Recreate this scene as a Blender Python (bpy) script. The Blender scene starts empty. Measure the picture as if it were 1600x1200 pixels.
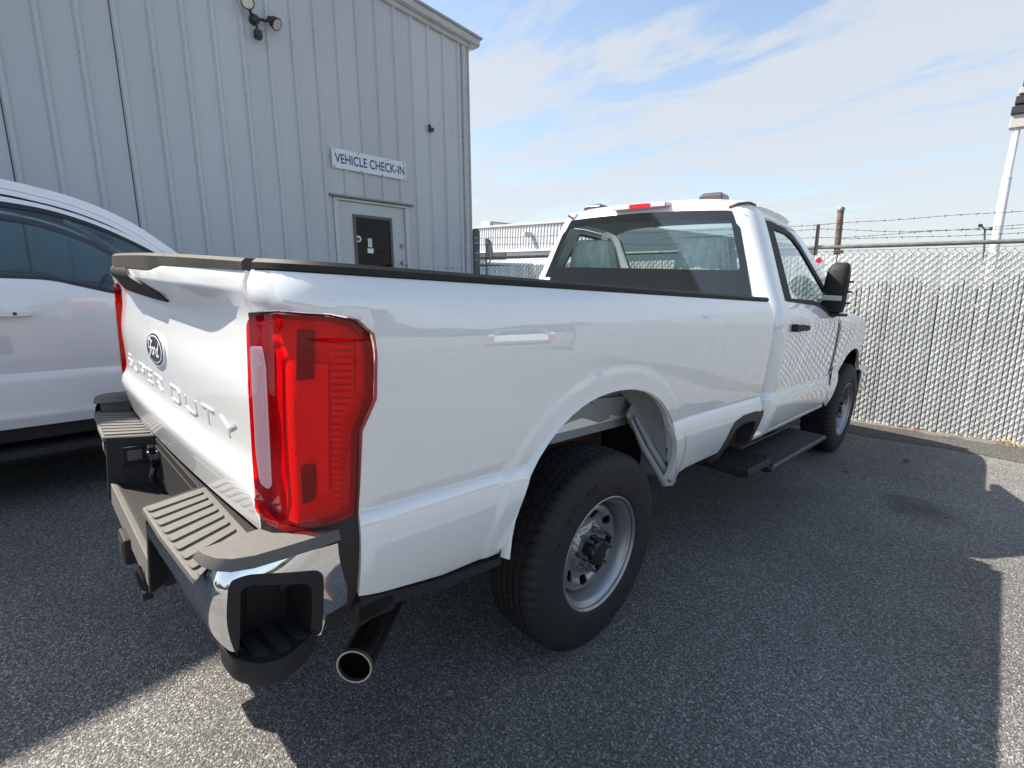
import bpy, bmesh, math, random
import numpy as np
from mathutils import Vector, Matrix, geometry
random.seed(7)
PI = math.pi
S = bpy.context.scene
COL = S.collection

# ------------------------------------------------------------------ camera, world, sun, exposure
UPV = Vector((-.0476, -.0133, .99878)).normalized()         # gravity, seen from the sloping car park
_ax = UPV.cross(Vector((0, 0, 1)))
G = Matrix.Rotation(UPV.angle(Vector((0, 0, 1))), 4, _ax.normalized())   # lot frame -> world

cam = bpy.data.cameras.new('camera'); camo = bpy.data.objects.new('camera', cam); COL.objects.link(camo)
cam.sensor_fit = 'HORIZONTAL'; cam.sensor_width = 36; cam.lens = 785.257 / 1600 * 36
cam.clip_start = .02; cam.clip_end = 4000
_rt = Vector((0.69724752, 0.71593296, 0.03585917)); _up = Vector((-0.1760749, 0.12255827, 0.97671751)); _fw = Vector((-0.69486943, 0.68732777, -0.21151128))
CM = Matrix(((_rt.x, _up.x, -_fw.x, 1.9645), (_rt.y, _up.y, -_fw.y, -.36998), (_rt.z, _up.z, -_fw.z, 1.44665), (0, 0, 0, 1)))
camo.matrix_world = G @ CM
S.camera = camo

SUN = Vector((-.832, -.47, 1)).normalized()                  # towards the sun, lot frame
SUNW = (G.to_3x3() @ SUN).normalized()
sl = bpy.data.lights.new('sun', 'SUN'); sl.energy = 3.35; sl.angle = math.radians(.53); sl.color = (1, .905, .775)
so = bpy.data.objects.new('sun', sl); COL.objects.link(so)
so.rotation_euler = SUNW.to_track_quat('Z', 'Y').to_euler()
so.location = SUNW * 50

W = bpy.data.worlds.new('World'); S.world = W; W.use_nodes = True
nt = W.node_tree; N = nt.nodes; L = nt.links
for n in list(N): N.remove(n)
wo = N.new('ShaderNodeOutputWorld'); bg = N.new('ShaderNodeBackground'); L.new(bg.outputs[0], wo.inputs[0])
sky = N.new('ShaderNodeTexSky'); sky.sky_type = 'NISHITA'; sky.sun_disc = False
sky.sun_elevation = math.asin(SUNW.z); sky.sun_rotation = math.atan2(SUNW.x, SUNW.y)
sky.air_density = 1.0; sky.dust_density = 1.4; sky.ozone_density = 1.2
bg.inputs[1].default_value = .105
def wmath(op, a, b=None, c=None, clamp=False):
    n = N.new('ShaderNodeMath'); n.operation = op; n.use_clamp = clamp
    for i, v in enumerate((a, b, c)):
        if v is None: continue
        if hasattr(v, 'links'): L.new(v, n.inputs[i])
        else: n.inputs[i].default_value = v
    return n.outputs[0]
tc = N.new('ShaderNodeTexCoord'); sp = N.new('ShaderNodeSeparateXYZ'); L.new(tc.outputs['Generated'], sp.inputs[0])
zc = wmath('MAXIMUM', sp.outputs[2], .02)
zc = wmath('ADD', zc, .12)
cu = wmath('DIVIDE', sp.outputs[0], zc); cv = wmath('DIVIDE', sp.outputs[1], zc)
cb = N.new('ShaderNodeCombineXYZ'); L.new(cu, cb.inputs[0]); L.new(cv, cb.inputs[1])
mp = N.new('ShaderNodeMapping'); mp.inputs['Rotation'].default_value = (0, 0, math.radians(-12)); mp.inputs['Scale'].default_value = (.42, .85, 1)
mp.inputs['Location'].default_value = (3.2, 1.25, 0)
L.new(cb.outputs[0], mp.inputs[0])
def wnoise(scale, detail, rough, dist=0.0, src=None):
    n = N.new('ShaderNodeTexNoise'); n.inputs['Scale'].default_value = scale; n.inputs['Detail'].default_value = detail
    n.inputs['Roughness'].default_value = rough; n.inputs['Distortion'].default_value = dist
    L.new((src or mp).outputs[0], n.inputs['Vector']); return n.outputs['Fac']
big = wnoise(.85, 3, .5, .35); med = wnoise(2.6, 9, .62, .25); fine = wnoise(9, 8, .6)
dens = wmath('ADD', wmath('MULTIPLY', big, .85), wmath('MULTIPLY', med, .85))
dens = wmath('ADD', dens, wmath('MULTIPLY', fine, .30))
# a bank of cloud with a slanting upper edge
dt = N.new('ShaderNodeVectorMath'); dt.operation = 'DOT_PRODUCT'; dt.inputs[1].default_value = (-.0014, .402, -.916); L.new(tc.outputs['Generated'], dt.inputs[0])
wob = wmath('ADD', dt.outputs['Value'], wmath('MULTIPLY', wmath('SUBTRACT', med, .5), .75))
bk_ = N.new('ShaderNodeMapRange'); bk_.interpolation_type = 'SMOOTHSTEP'; bk_.inputs[1].default_value = -.16; bk_.inputs[2].default_value = .20; bk_.inputs[3].default_value = -.10; bk_.inputs[4].default_value = .15
L.new(wob, bk_.inputs[0]); dens = wmath('ADD', dens, bk_.outputs[0])
mr = N.new('ShaderNodeMapRange'); mr.interpolation_type = 'SMOOTHSTEP'
mr.inputs[1].default_value = .81; mr.inputs[2].default_value = 1.13
L.new(dens, mr.inputs[0])
hz = N.new('ShaderNodeMapRange'); hz.inputs[1].default_value = 0.0; hz.inputs[2].default_value = .42; hz.inputs[3].default_value = 1.0; hz.inputs[4].default_value = 0.2
L.new(sp.outputs[2], hz.inputs[0])
mask = wmath('MAXIMUM', wmath('MULTIPLY', mr.outputs[0], .80), wmath('MULTIPLY', hz.outputs[0], .62))
mx = N.new('ShaderNodeMix'); mx.data_type = 'RGBA'
skd = N.new('ShaderNodeVectorMath'); skd.operation = 'MULTIPLY'; skd.inputs[1].default_value = (.70, .715, .70); L.new(sky.outputs[0], skd.inputs[0])
L.new(mask, mx.inputs['Factor']); L.new(skd.outputs[0], mx.inputs['A']); mx.inputs['B'].default_value = (2.22, 2.32, 2.41, 1)
L.new(mx.outputs['Result'], bg.inputs[0])

S.view_settings.view_transform = 'Standard'; S.view_settings.look = 'None'; S.view_settings.gamma = 1
S.view_settings.exposure = 1.72; S.view_settings.use_curve_mapping = False
S.cycles.max_bounces = 10; S.cycles.transparent_max_bounces = 24; S.cycles.diffuse_bounces = 4; S.cycles.glossy_bounces = 5
S.cycles.caustics_reflective = False; S.cycles.caustics_refractive = False
S.cycles.sample_clamp_indirect = 6

# ------------------------------------------------------------------ frames (all map into the lot frame)
_k = math.atan(.033); _ck, _sk = math.cos(_k), math.sin(_k)
def FB(p):   # truck body, raked nose-down
    y = p[1] - 1.14
    return Vector((p[0], 1.14 + y * _ck + p[2] * _sk, -y * _sk + p[2] * _ck))
def FBM(p):  # left rear corner: the tail sits a touch askew
    return FB((p[0], p[1] - .043 * (1 - max(0, min(1, (p[1] - .02) / .35))), p[2]))
def FT(p): return Vector(p)
CAMP = Vector((1.9645, -.36998, 1.44665))
BH = Vector((-0.04997037, 0.99869098, 0.0109216)); BN = Vector((0.99761682, 0.04938973, 0.04818023)); BU = Vector((-0.04757775, -0.01330316, 0.99877895))
BD = 6.751123
def FW(p):   # shed wall: (s along wall, outwards, height); origin level with the lens
    return CAMP + BH * p[0] + BN * (p[1] - BD) + BU * p[2]
FA = Vector((.81, 6.137, 0)); _fd = Vector((1.337, .352, 0)).normalized()
FH = (_fd - UPV * _fd.dot(UPV)).normalized(); FNn = FH.cross(UPV).normalized()     # fence: along, towards camera, up
def FF(p): return FA + FH * p[0] + FNn * p[1] + UPV * p[2]

# ------------------------------------------------------------------ materials
MATS = {}
def mat(name, col=(.5, .5, .5), rough=.5, metal=0, coat=0, spec=.5, noise=None, bump=None, trans=0, emit=None, coatr=.03, alpha=None, var=0):
    if name in MATS: return MATS[name]
    m = bpy.data.materials.new(name); m.use_nodes = True; t = m.node_tree; b = t.nodes['Principled BSDF']
    b.inputs['Base Color'].default_value = (*col, 1); b.inputs['Roughness'].default_value = rough; b.inputs['Metallic'].default_value = metal
    b.inputs['Coat Weight'].default_value = coat; b.inputs['Coat Roughness'].default_value = coatr
    b.inputs['Specular IOR Level'].default_value = spec; b.inputs['Transmission Weight'].default_value = trans
    if coat and coatr < .02: b.inputs['Coat IOR'].default_value = 2.1
    tcn = t.nodes.new('ShaderNodeTexCoord')
    src = None
    if noise:      # (scale, amount, stretch)
        sc, am = noise[0], noise[1]; st = noise[2] if len(noise) > 2 else (1, 1, 1)
        mpn = t.nodes.new('ShaderNodeMapping'); mpn.inputs['Scale'].default_value = st; t.links.new(tcn.outputs['Object'], mpn.inputs[0])
        nn = t.nodes.new('ShaderNodeTexNoise'); nn.inputs['Scale'].default_value = sc; nn.inputs['Detail'].default_value = 6; nn.inputs['Roughness'].default_value = .6
        t.links.new(mpn.outputs[0], nn.inputs['Vector'])
        r = t.nodes.new('ShaderNodeMapRange'); r.inputs[1].default_value = .3; r.inputs[2].default_value = .7; r.inputs[3].default_value = 1 - am; r.inputs[4].default_value = 1 + am
        t.links.new(nn.outputs['Fac'], r.inputs[0]); src = r.outputs[0]
    if var:
        oi = t.nodes.new('ShaderNodeObjectInfo'); r = t.nodes.new('ShaderNodeMapRange'); r.inputs[3].default_value = 1 - var; r.inputs[4].default_value = 1 + var * .4
        t.links.new(oi.outputs['Random'], r.inputs[0])
        if src:
            q = t.nodes.new('ShaderNodeMath'); q.operation = 'MULTIPLY'; t.links.new(src, q.inputs[0]); t.links.new(r.outputs[0], q.inputs[1]); src = q.outputs[0]
        else: src = r.outputs[0]
    if src:
        mm = t.nodes.new('ShaderNodeVectorMath'); mm.operation = 'SCALE'; mm.inputs[0].default_value = col
        t.links.new(src, mm.inputs['Scale']); t.links.new(mm.outputs[0], b.inputs['Base Color'])
    if bump:       # (scale, strength, distance)
        bn = t.nodes.new('ShaderNodeTexNoise'); bn.inputs['Scale'].default_value = bump[0]; bn.inputs['Detail'].default_value = 3
        t.links.new(tcn.outputs['Object'], bn.inputs['Vector'])
        bb = t.nodes.new('ShaderNodeBump'); bb.inputs['Strength'].default_value = bump[1]; bb.inputs['Distance'].default_value = bump[2]
        t.links.new(bn.outputs['Fac'], bb.inputs['Height']); t.links.new(bb.outputs[0], b.inputs['Normal'])
    if emit: b.inputs['Emission Color'].default_value = (*emit, 1); b.inputs['Emission Strength'].default_value = 1
    MATS[name] = m; return m
def glassy(name, tint, fres=1.5, rough=.0, diff=None, df=0):
    if name in MATS: return MATS[name]
    m = bpy.data.materials.new(name); m.use_nodes = True; t = m.node_tree
    for n in list(t.nodes): t.nodes.remove(n)
    o = t.nodes.new('ShaderNodeOutputMaterial'); tr = t.nodes.new('ShaderNodeBsdfTransparent'); gl = t.nodes.new('ShaderNodeBsdfGlossy')
    tr.inputs[0].default_value = (*tint, 1); gl.inputs['Roughness'].default_value = rough; gl.inputs[0].default_value = (1, 1, 1, 1)
    lw = t.nodes.new('ShaderNodeLayerWeight'); lw.inputs[0].default_value = .5
    pw = t.nodes.new('ShaderNodeMath'); pw.operation = 'POWER'; pw.inputs[1].default_value = 4.2; t.links.new(lw.outputs['Facing'], pw.inputs[0])
    fr = t.nodes.new('ShaderNodeMath'); fr.operation = 'MULTIPLY_ADD'; f0 = ((fres - 1) / (fres + 1))**2 * (.8 if diff else 1.6); fr.inputs[1].default_value = 1 - f0; fr.inputs[2].default_value = f0; t.links.new(pw.outputs[0], fr.inputs[0])
    mi = t.nodes.new('ShaderNodeMixShader')
    src = tr.outputs[0]
    if diff:
        di = t.nodes.new('ShaderNodeBsdfDiffuse'); di.inputs[0].default_value = (*diff, 1); m2 = t.nodes.new('ShaderNodeMixShader'); m2.inputs[0].default_value = df
        t.links.new(src, m2.inputs[1]); t.links.new(di.outputs[0], m2.inputs[2]); src = m2.outputs[0]
    t.links.new(fr.outputs[0], mi.inputs[0]); t.links.new(src, mi.inputs[1]); t.links.new(gl.outputs[0], mi.inputs[2]); t.links.new(mi.outputs[0], o.inputs[0])
    MATS[name] = m; return m
PAINT = mat('white_paint', (.80, .82, .83), .35, coat=1, coatr=.008, spec=.4, noise=(1.3, .012))
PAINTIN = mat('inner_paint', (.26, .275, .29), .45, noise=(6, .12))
PLAST = mat('black_plastic', (.022, .022, .023), .62, spec=.25, noise=(40, .15), bump=(900, .25, .0006))
PLASTG = mat('gloss_black', (.012, .012, .013), .18, coat=.5)
PADM = mat('grey_step_plastic', (.135, .132, .126), .7, spec=.3, noise=(60, .07), bump=(700, .5, .001))
PADD = mat('dark_step_plastic', (.03, .028, .03), .6, bump=(700, .4, .001))
CHROME = mat('chrome', (.83, .84, .86), .045, metal=1)
RUBBER = mat('tyre_rubber', (.012, .012, .013), .72, noise=(9, .2), bump=(300, .12, .001))
ARGENT = mat('argent_wheel', (.33, .34, .36), .34, metal=.75, noise=(30, .06))
STEELD = mat('dark_steel', (.028, .026, .026), .6, spec=.2, metal=0, noise=(12, .3))
STEEL = mat('bare_steel', (.45, .44, .42), .35, metal=.9, noise=(20, .15))
RUST = mat('frame_rusty', (.13, .085, .055), .8, noise=(7, .5))
UNDER = mat('underbody_black', (.012, .012, .013), .8)
GLASSC = glassy('clear_glass', (.70, .80, .78), 1.5)
GLASSN = glassy('window_glass', (.42, .56, .57), 1.6)
GLASSB = mat('glass_black_band', (.012, .013, .014), .05, coat=.3, spec=.6)
LENSR = glassy('red_lens', (.93, .006, .034), 1.45, diff=(.75, .002, .02), df=.07)
LENSW = glassy('clear_lens', (.92, .92, .94), 1.45)
REDIN = mat('red_reflector', (1.0, .03, .045), .35, noise=(150, .15), bump=(400, .5, .002))
REDRIB = mat('red_rib', (1.0, .12, .13), .3)
REDDK = mat('dark_red', (.14, .02, .025), .4)
SILVER = mat('silver_reflector', (.50, .31, .36), .35, metal=0, noise=(420, .22), bump=(260, .25, .002))
BLACKIN = mat('black_inner', (.004, .004, .004), .8)
DASH = mat('interior_dark', (.05, .055, .06), .75)
HEADL = mat('headliner_grey', (.36, .38, .38), .85)
SEATM = mat('seat_cloth', (.09, .09, .095), .9)
WRAPM = mat('seat_plastic_cover', (.72, .78, .76), .22, noise=(25, .2, (1, 1, .25)), bump=(30, .8, .02))
PAPER = mat('paper_white', (.8, .8, .78), .7)
INKB = mat('navy_ink', (.02, .035, .13), .5)
NAVY = mat('logo_blue', (.010, .015, .045), .35, coat=.15)
LOGOW = mat('logo_silver', (.75, .76, .78), .3)

# ------------------------------------------------------------------ mesh builder
class MB:
    def __init__(s): s.v = []; s.f = []
    def add(s, vs, fs):
        o = len(s.v); s.v += [Vector(p) for p in vs]; s.f += [tuple(i + o for i in f) for f in fs]; return s
    def box(s, a, b, M=None):
        (x0, y0, z0), (x1, y1, z1) = a, b
        vs = [Vector((x, y, z)) for z in (z0, z1) for y in (y0, y1) for x in (x0, x1)]
        if M: vs = [M @ v for v in vs]
        return s.add(vs, [(0, 2, 3, 1), (4, 5, 7, 6), (0, 1, 5, 4), (2, 6, 7, 3), (0, 4, 6, 2), (1, 3, 7, 5)])
    def prism(s, poly, ax, a, b, fn=None):
        """poly: 2D points; ax 0/1/2 = extrusion axis from a to b"""
        def P(p, t):
            q = (t, p[0], p[1]) if ax == 0 else ((p[0], t, p[1]) if ax == 1 else (p[0], p[1], t))
            return fn(q) if fn else q
        n = len(poly)
        tris = geometry.tessellate_polygon([[Vector((p[0], p[1], 0)) for p in poly]])
        vs = [P(p, a) for p in poly] + [P(p, b) for p in poly]
        fs = [tuple(t) for t in tris] + [tuple(n + i for i in reversed(t)) for t in tris]
        fs += [(i, (i + 1) % n, n + (i + 1) % n, n + i) for i in range(n)]
        return s.add(vs, fs)
    def tube(s, pts, r, n=8, caps=True, closed=False):
        pts = [Vector(p) for p in pts]; m = len(pts)
        rs = r if isinstance(r, (list, tuple)) else [r] * m
        up = None; rings = []
        for i, p in enumerate(pts):
            if closed: d = pts[(i + 1) % m] - pts[i - 1]
            else: d = pts[min(i + 1, m - 1)] - pts[max(i - 1, 0)]
            d.normalize()
            if up is None:
                up = Vector((0, 0, 1)) if abs(d.z) < .9 else Vector((1, 0, 0))
            u = d.cross(up)
            if u.length < 1e-6: u = d.orthogonal()
            u.normalize(); v = u.cross(d).normalized(); up = v
            rings.append([p + (u * math.cos(2 * PI * j / n) + v * math.sin(2 * PI * j / n)) * rs[i] for j in range(n)])
        vs = [q for r_ in rings for q in r_]; fs = []
        for i in range(m if closed else m - 1):
            a = i * n; b = ((i + 1) % m) * n
            fs += [(a + j, a + (j + 1) % n, b + (j + 1) % n, b + j) for j in range(n)]
        if caps and not closed:
            fs.append(tuple(range(n))[::-1]); fs.append(tuple((m - 1) * n + j for j in range(n)))
        return s.add(vs, fs)
    def lathe(s, prof, M, n=48, closed=False, mod=None):
        """prof: (radius, axial). axis = local x of M"""
        vs = []
        for j in range(n):
            a = 2 * PI * j / n
            for i, (r, h) in enumerate(prof):
                rr = r + (mod(i, j) if mod else 0)
                vs.append(M @ Vector((h, rr * math.cos(a), rr * math.sin(a))))
        m = len(prof); fs = []
        for j in range(n):
            for i in range(m if closed else m - 1):
                a, b = j * m + i, j * m + (i + 1) % m
                c, d = ((j + 1) % n) * m + (i + 1) % m, ((j + 1) % n) * m + i
                fs.append((a, b, c, d))
        return s.add(vs, fs)
    def loft(s, rings, closed=True, caps=True):
        n = len(rings[0]); vs = [q for r_ in rings for q in r_]; fs = []
        for i in range(len(rings) - 1):
            a, b = i * n, (i + 1) * n
            for j in range(n if closed else n - 1):
                fs.append((a + j, a + (j + 1) % n, b + (j + 1) % n, b + j))
        if caps and closed:
            fs.append(tuple(range(n))[::-1]); fs.append(tuple((len(rings) - 1) * n + j for j in range(n)))
        return s.add(vs, fs)
    def xf(s, fn): s.v = [Vector(fn(p)) for p in s.v]; return s
    def mirror(s):
        s.v = [Vector((-p[0], p[1], p[2])) for p in s.v]; s.f = [tuple(reversed(f)) for f in s.f]; return s

def mesh_of(name, mb, m, sharp=38, smooth=True):
    me = bpy.data.meshes.new(name); me.from_pydata([tuple(v) for v in mb.v], [], mb.f)
    bm = bmesh.new(); bm.from_mesh(me); bmesh.ops.recalc_face_normals(bm, faces=bm.faces)
    th = math.radians(sharp)
    for f in bm.faces: f.smooth = smooth
    for e in bm.edges:
        if len(e.link_faces) == 2 and e.calc_face_angle(0) > th: e.smooth = False
        elif len(e.link_faces) != 2: e.smooth = False
    bm.to_mesh(me); bm.free()
    me.materials.append(m); return me
def link(name, me, parent=None, loc=None):
    o = bpy.data.objects.new(name, me); COL.objects.link(o)
    if parent is not None: o.parent = parent
    return o
def tag(o, label=None, cat=None, group=None, kind=None):
    if label: o['label'] = label
    if cat: o['category'] = cat
    if group: o['group'] = group
    if kind: o['kind'] = kind
    return o
ORG = {}
def thing(name, org, label, cat, group=None):
    o = bpy.data.objects.new(name, None); COL.objects.link(o); o.empty_display_size = .2
    o.matrix_world = G @ Matrix.Translation(org); ORG[o.name] = Vector(org)
    return tag(o, label, cat, group)
def org_of(p):
    while p is not None:
        if p.name in ORG: return ORG[p.name]
        p = p.parent
    return Vector((0, 0, 0))
def part(name, mb, m, parent, fr=None, bev=0, seg=2, sharp=38, smooth=True, label=None, kind=None, me=None):
    """a mesh child; its vertices are given in frame fr and stored relative to the thing's base"""
    og = org_of(parent)
    if fr: mb.xf(fr)
    mb.v = [p - og for p in mb.v]
    me = mesh_of(name, mb, m, sharp, smooth)
    o = link(name, me, parent)
    if bev:
        md = o.modifiers.new('bevel', 'BEVEL'); md.width = bev; md.segments = seg; md.limit_method = 'ANGLE'; md.angle_limit = math.radians(32); md.harden_normals = True
    return tag(o, label, kind=kind)
def top(name, mb, m, fr=None, bev=0, label=None, cat=None, group=None, kind=None, sharp=38, smooth=True, org=None):
    """a top-level mesh"""
    if fr: mb.xf(fr)
    og = Vector(org) if org is not None else Vector((0, 0, 0))
    mb.v = [p - og for p in mb.v]
    o = link(name, mesh_of(name, mb, m, sharp, smooth)); o.matrix_world = G @ Matrix.Translation(og); ORG[o.name] = og
    if bev:
        md = o.modifiers.new('bevel', 'BEVEL'); md.width = bev; md.segments = 2; md.limit_method = 'ANGLE'; md.angle_limit = math.radians(32)
    return tag(o, label, cat, group, kind)

def curve(pts):
    """monotone cubic through (x, y) points"""
    pts = sorted(pts); xs = [p[0] for p in pts]; ys = [p[1] for p in pts]; n = len(xs)
    d = [(ys[i + 1] - ys[i]) / (xs[i + 1] - xs[i]) for i in range(n - 1)]
    m = [d[0]] + [0 if d[i - 1] * d[i] <= 0 else 2 * d[i - 1] * d[i] / (d[i - 1] + d[i]) for i in range(1, n - 1)] + [d[-1]]
    def f(x):
        if x <= xs[0]: return ys[0] + m[0] * (x - xs[0])
        if x >= xs[-1]: return ys[-1] + m[-1] * (x - xs[-1])
        lo = 0
        while x > xs[lo + 1]: lo += 1
        h = xs[lo + 1] - xs[lo]; t = (x - xs[lo]) / h
        return (2 * t**3 - 3 * t * t + 1) * ys[lo] + (t**3 - 2 * t * t + t) * h * m[lo] + (-2 * t**3 + 3 * t * t) * ys[lo + 1] + (t**3 - t * t) * h * m[lo + 1]
    return f
def sstep(a, b, x):
    t = max(0, min(1, (x - a) / (b - a))); return t * t * (3 - 2 * t)
def dens_loop(lp, sp):
    out = []
    for i, a in enumerate(lp):
        b = lp[(i + 1) % len(lp)]; d = math.hypot(b[0] - a[0], b[1] - a[1]); k = max(1, int(math.ceil(d / sp)))
        out += [(a[0] + (b[0] - a[0]) * j / k, a[1] + (b[1] - a[1]) * j / k) for j in range(k)]
    return out
def rounded(lp, r, n=4):
    """round the corners of a 2D loop"""
    out = []
    m = len(lp)
    for i in range(m):
        p = Vector(lp[i]); a = Vector(lp[i - 1]) - p; b = Vector(lp[(i + 1) % m]) - p
        rr = min(r, a.length * .45, b.length * .45)
        A = p + a.normalized() * rr; B = p + b.normalized() * rr
        for j in range(n + 1):
            t = j / n; q = A * (1 - t)**2 + p * 2 * t * (1 - t) + B * t * t; out.append((q.x, q.y))
    return out
def catmull(pts, n=6):
    out = []
    for i in range(len(pts) - 1):
        p0, p1, p2, p3 = pts[max(0, i - 1)], pts[i], pts[i + 1], pts[min(len(pts) - 1, i + 2)]
        for j in range(n):
            t = j / n; out.append(tuple(.5 * (2 * p1[k] + (p2[k] - p0[k]) * t + (2 * p0[k] - 5 * p1[k] + 4 * p2[k] - p3[k]) * t * t + (-p0[k] + 3 * p1[k] - 3 * p2[k] + p3[k]) * t**3) for k in (0, 1)))
    out.append(tuple(pts[-1])); return out
def inside(poly, P):
    """vectorised point in polygon"""
    x, y = P[:, 0], P[:, 1]; c = np.zeros(len(P), bool); q = np.array(poly); n = len(q); j = n - 1
    for i in range(n):
        xi, yi = q[i]; xj, yj = q[j]
        if yi != yj:
            m = ((yi > y) != (yj > y)) & (x < (xj - xi) * (y - yi) / (yj - yi) + xi); c ^= m
        j = i
    return c
def distloop(poly, P):
    q = np.array(poly); best = np.full(len(P), 1e9)
    for i in range(len(q)):
        a = q[i]; b = q[(i + 1) % len(q)]; ab = b - a; l2 = (ab**2).sum() or 1e-12
        t = np.clip(((P - a) @ ab) / l2, 0, 1); d = np.hypot(*(P - (a + t[:, None] * ab)).T); best = np.minimum(best, d)
    return best
def panel(name, outline, fn, m, parent, out, fr=FB, sp=.04, holes=(), rim=.018, lines=(), mir=False, label=None, twoside=False, kind=None):
    """sheet-metal panel: a 2D outline with holes, mapped to 3D by fn, analytic normals, turned-in rim"""
    loops = [dens_loop(l, sp) for l in [outline] + list(holes)]
    vs = []; es = []
    for l in loops:
        o = len(vs); vs += l; es += [(o + i, o + (i + 1) % len(l)) for i in range(len(l))]
    for (a, b) in lines:
        k = max(1, int(math.hypot(b[0] - a[0], b[1] - a[1]) / sp)); o = len(vs)
        ln = [(a[0] + (b[0] - a[0]) * j / k, a[1] + (b[1] - a[1]) * j / k) for j in range(k + 1)]
        P = np.array(ln); ok = inside(loops[0], P)
        for h in loops[1:]: ok &= ~inside(h, P)
        for l in loops: ok &= distloop(l, P) > .2 * sp
        ln = [p for p, k_ in zip(ln, ok) if k_]
        vs += ln
    A = np.array(loops[0]); x0, y0 = A.min(0); x1, y1 = A.max(0)
    gx, gy = np.meshgrid(np.arange(x0 + sp * .5, x1, sp), np.arange(y0 + sp * .5, y1, sp)); P = np.stack([gx.ravel(), gy.ravel()], 1)
    if len(P):
        ok = inside(loops[0], P)
        for h in loops[1:]: ok &= ~inside(h, P)
        P = P[ok]
        for l in loops: 
            if len(P): P = P[distloop(l, P) > .45 * sp]
        for (a, b) in lines:
            a_, b_ = np.array(a), np.array(b); ab = b_ - a_; t = np.clip(((P - a_) @ ab) / (ab**2).sum(), 0, 1)
            P = P[np.hypot(*(P - (a_ + t[:, None] * ab)).T) > .3 * sp]
        vs += [tuple(p) for p in P]
    r = geometry.delaunay_2d_cdt([Vector(p) for p in vs], es, [], 0, 1e-6)
    V2 = [(p.x, p.y) for p in r[0]]; tris = [t for t in r[2] if len(t) == 3]
    C = np.array([[(V2[t[0]][0] + V2[t[1]][0] + V2[t[2]][0]) / 3, (V2[t[0]][1] + V2[t[1]][1] + V2[t[2]][1]) / 3] for t in tris])
    ok = inside(loops[0], C)
    for h in loops[1:]: ok &= ~inside(h, C)
    tris = [t for t, k_ in zip(tris, ok) if k_]
    sx = -1 if mir else 1; og = org_of(parent)
    def M3(a, b):
        p = Vector(fn(a, b)); p.x *= sx; return fr(p)
    O = Vector(out); O.x *= sx
    V3 = []; NR = []; e = 6e-4
    for (a, b) in V2:
        p = M3(a, b); n_ = (M3(a + e, b) - M3(a - e, b)).cross(M3(a, b + e) - M3(a, b - e)); n_.normalize()
        if n_.dot(O) < 0: n_.negate()
        V3.append(p); NR.append(n_)
    faces = []; ec = {}
    for t in tris:
        a, b, c = t
        if (V3[b] - V3[a]).cross(V3[c] - V3[a]).dot(NR[a]) < 0: t = (a, c, b)
        faces.append(tuple(t))
        for i in range(3):
            k_ = (t[i], t[(i + 1) % 3]); ec[k_] = ec.get(k_, 0) + 1
    nf = len(faces)
    if rim:
        for (a, b) in list(ec):
            if (b, a) in ec: continue
            o = len(V3); pa, pb = V3[a], V3[b]; qa, qb = pa - NR[a] * rim, pb - NR[b] * rim
            V3 += [pb, pa, qa, qb]; n_ = (pa - pb).cross(qa - pb); n_.normalize(); NR += [n_] * 4
            faces.append((o, o + 1, o + 2, o + 3))
    me = bpy.data.meshes.new(name); me.from_pydata([tuple(p - og) for p in V3], [], faces)
    me.polygons.foreach_set('use_smooth', [True] * len(faces)); me.update()
    me.normals_split_custom_set_from_vertices([tuple(n_) for n_ in NR])
    me.materials.append(m)
    return tag(link(name, me, parent), label, kind=kind)
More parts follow.
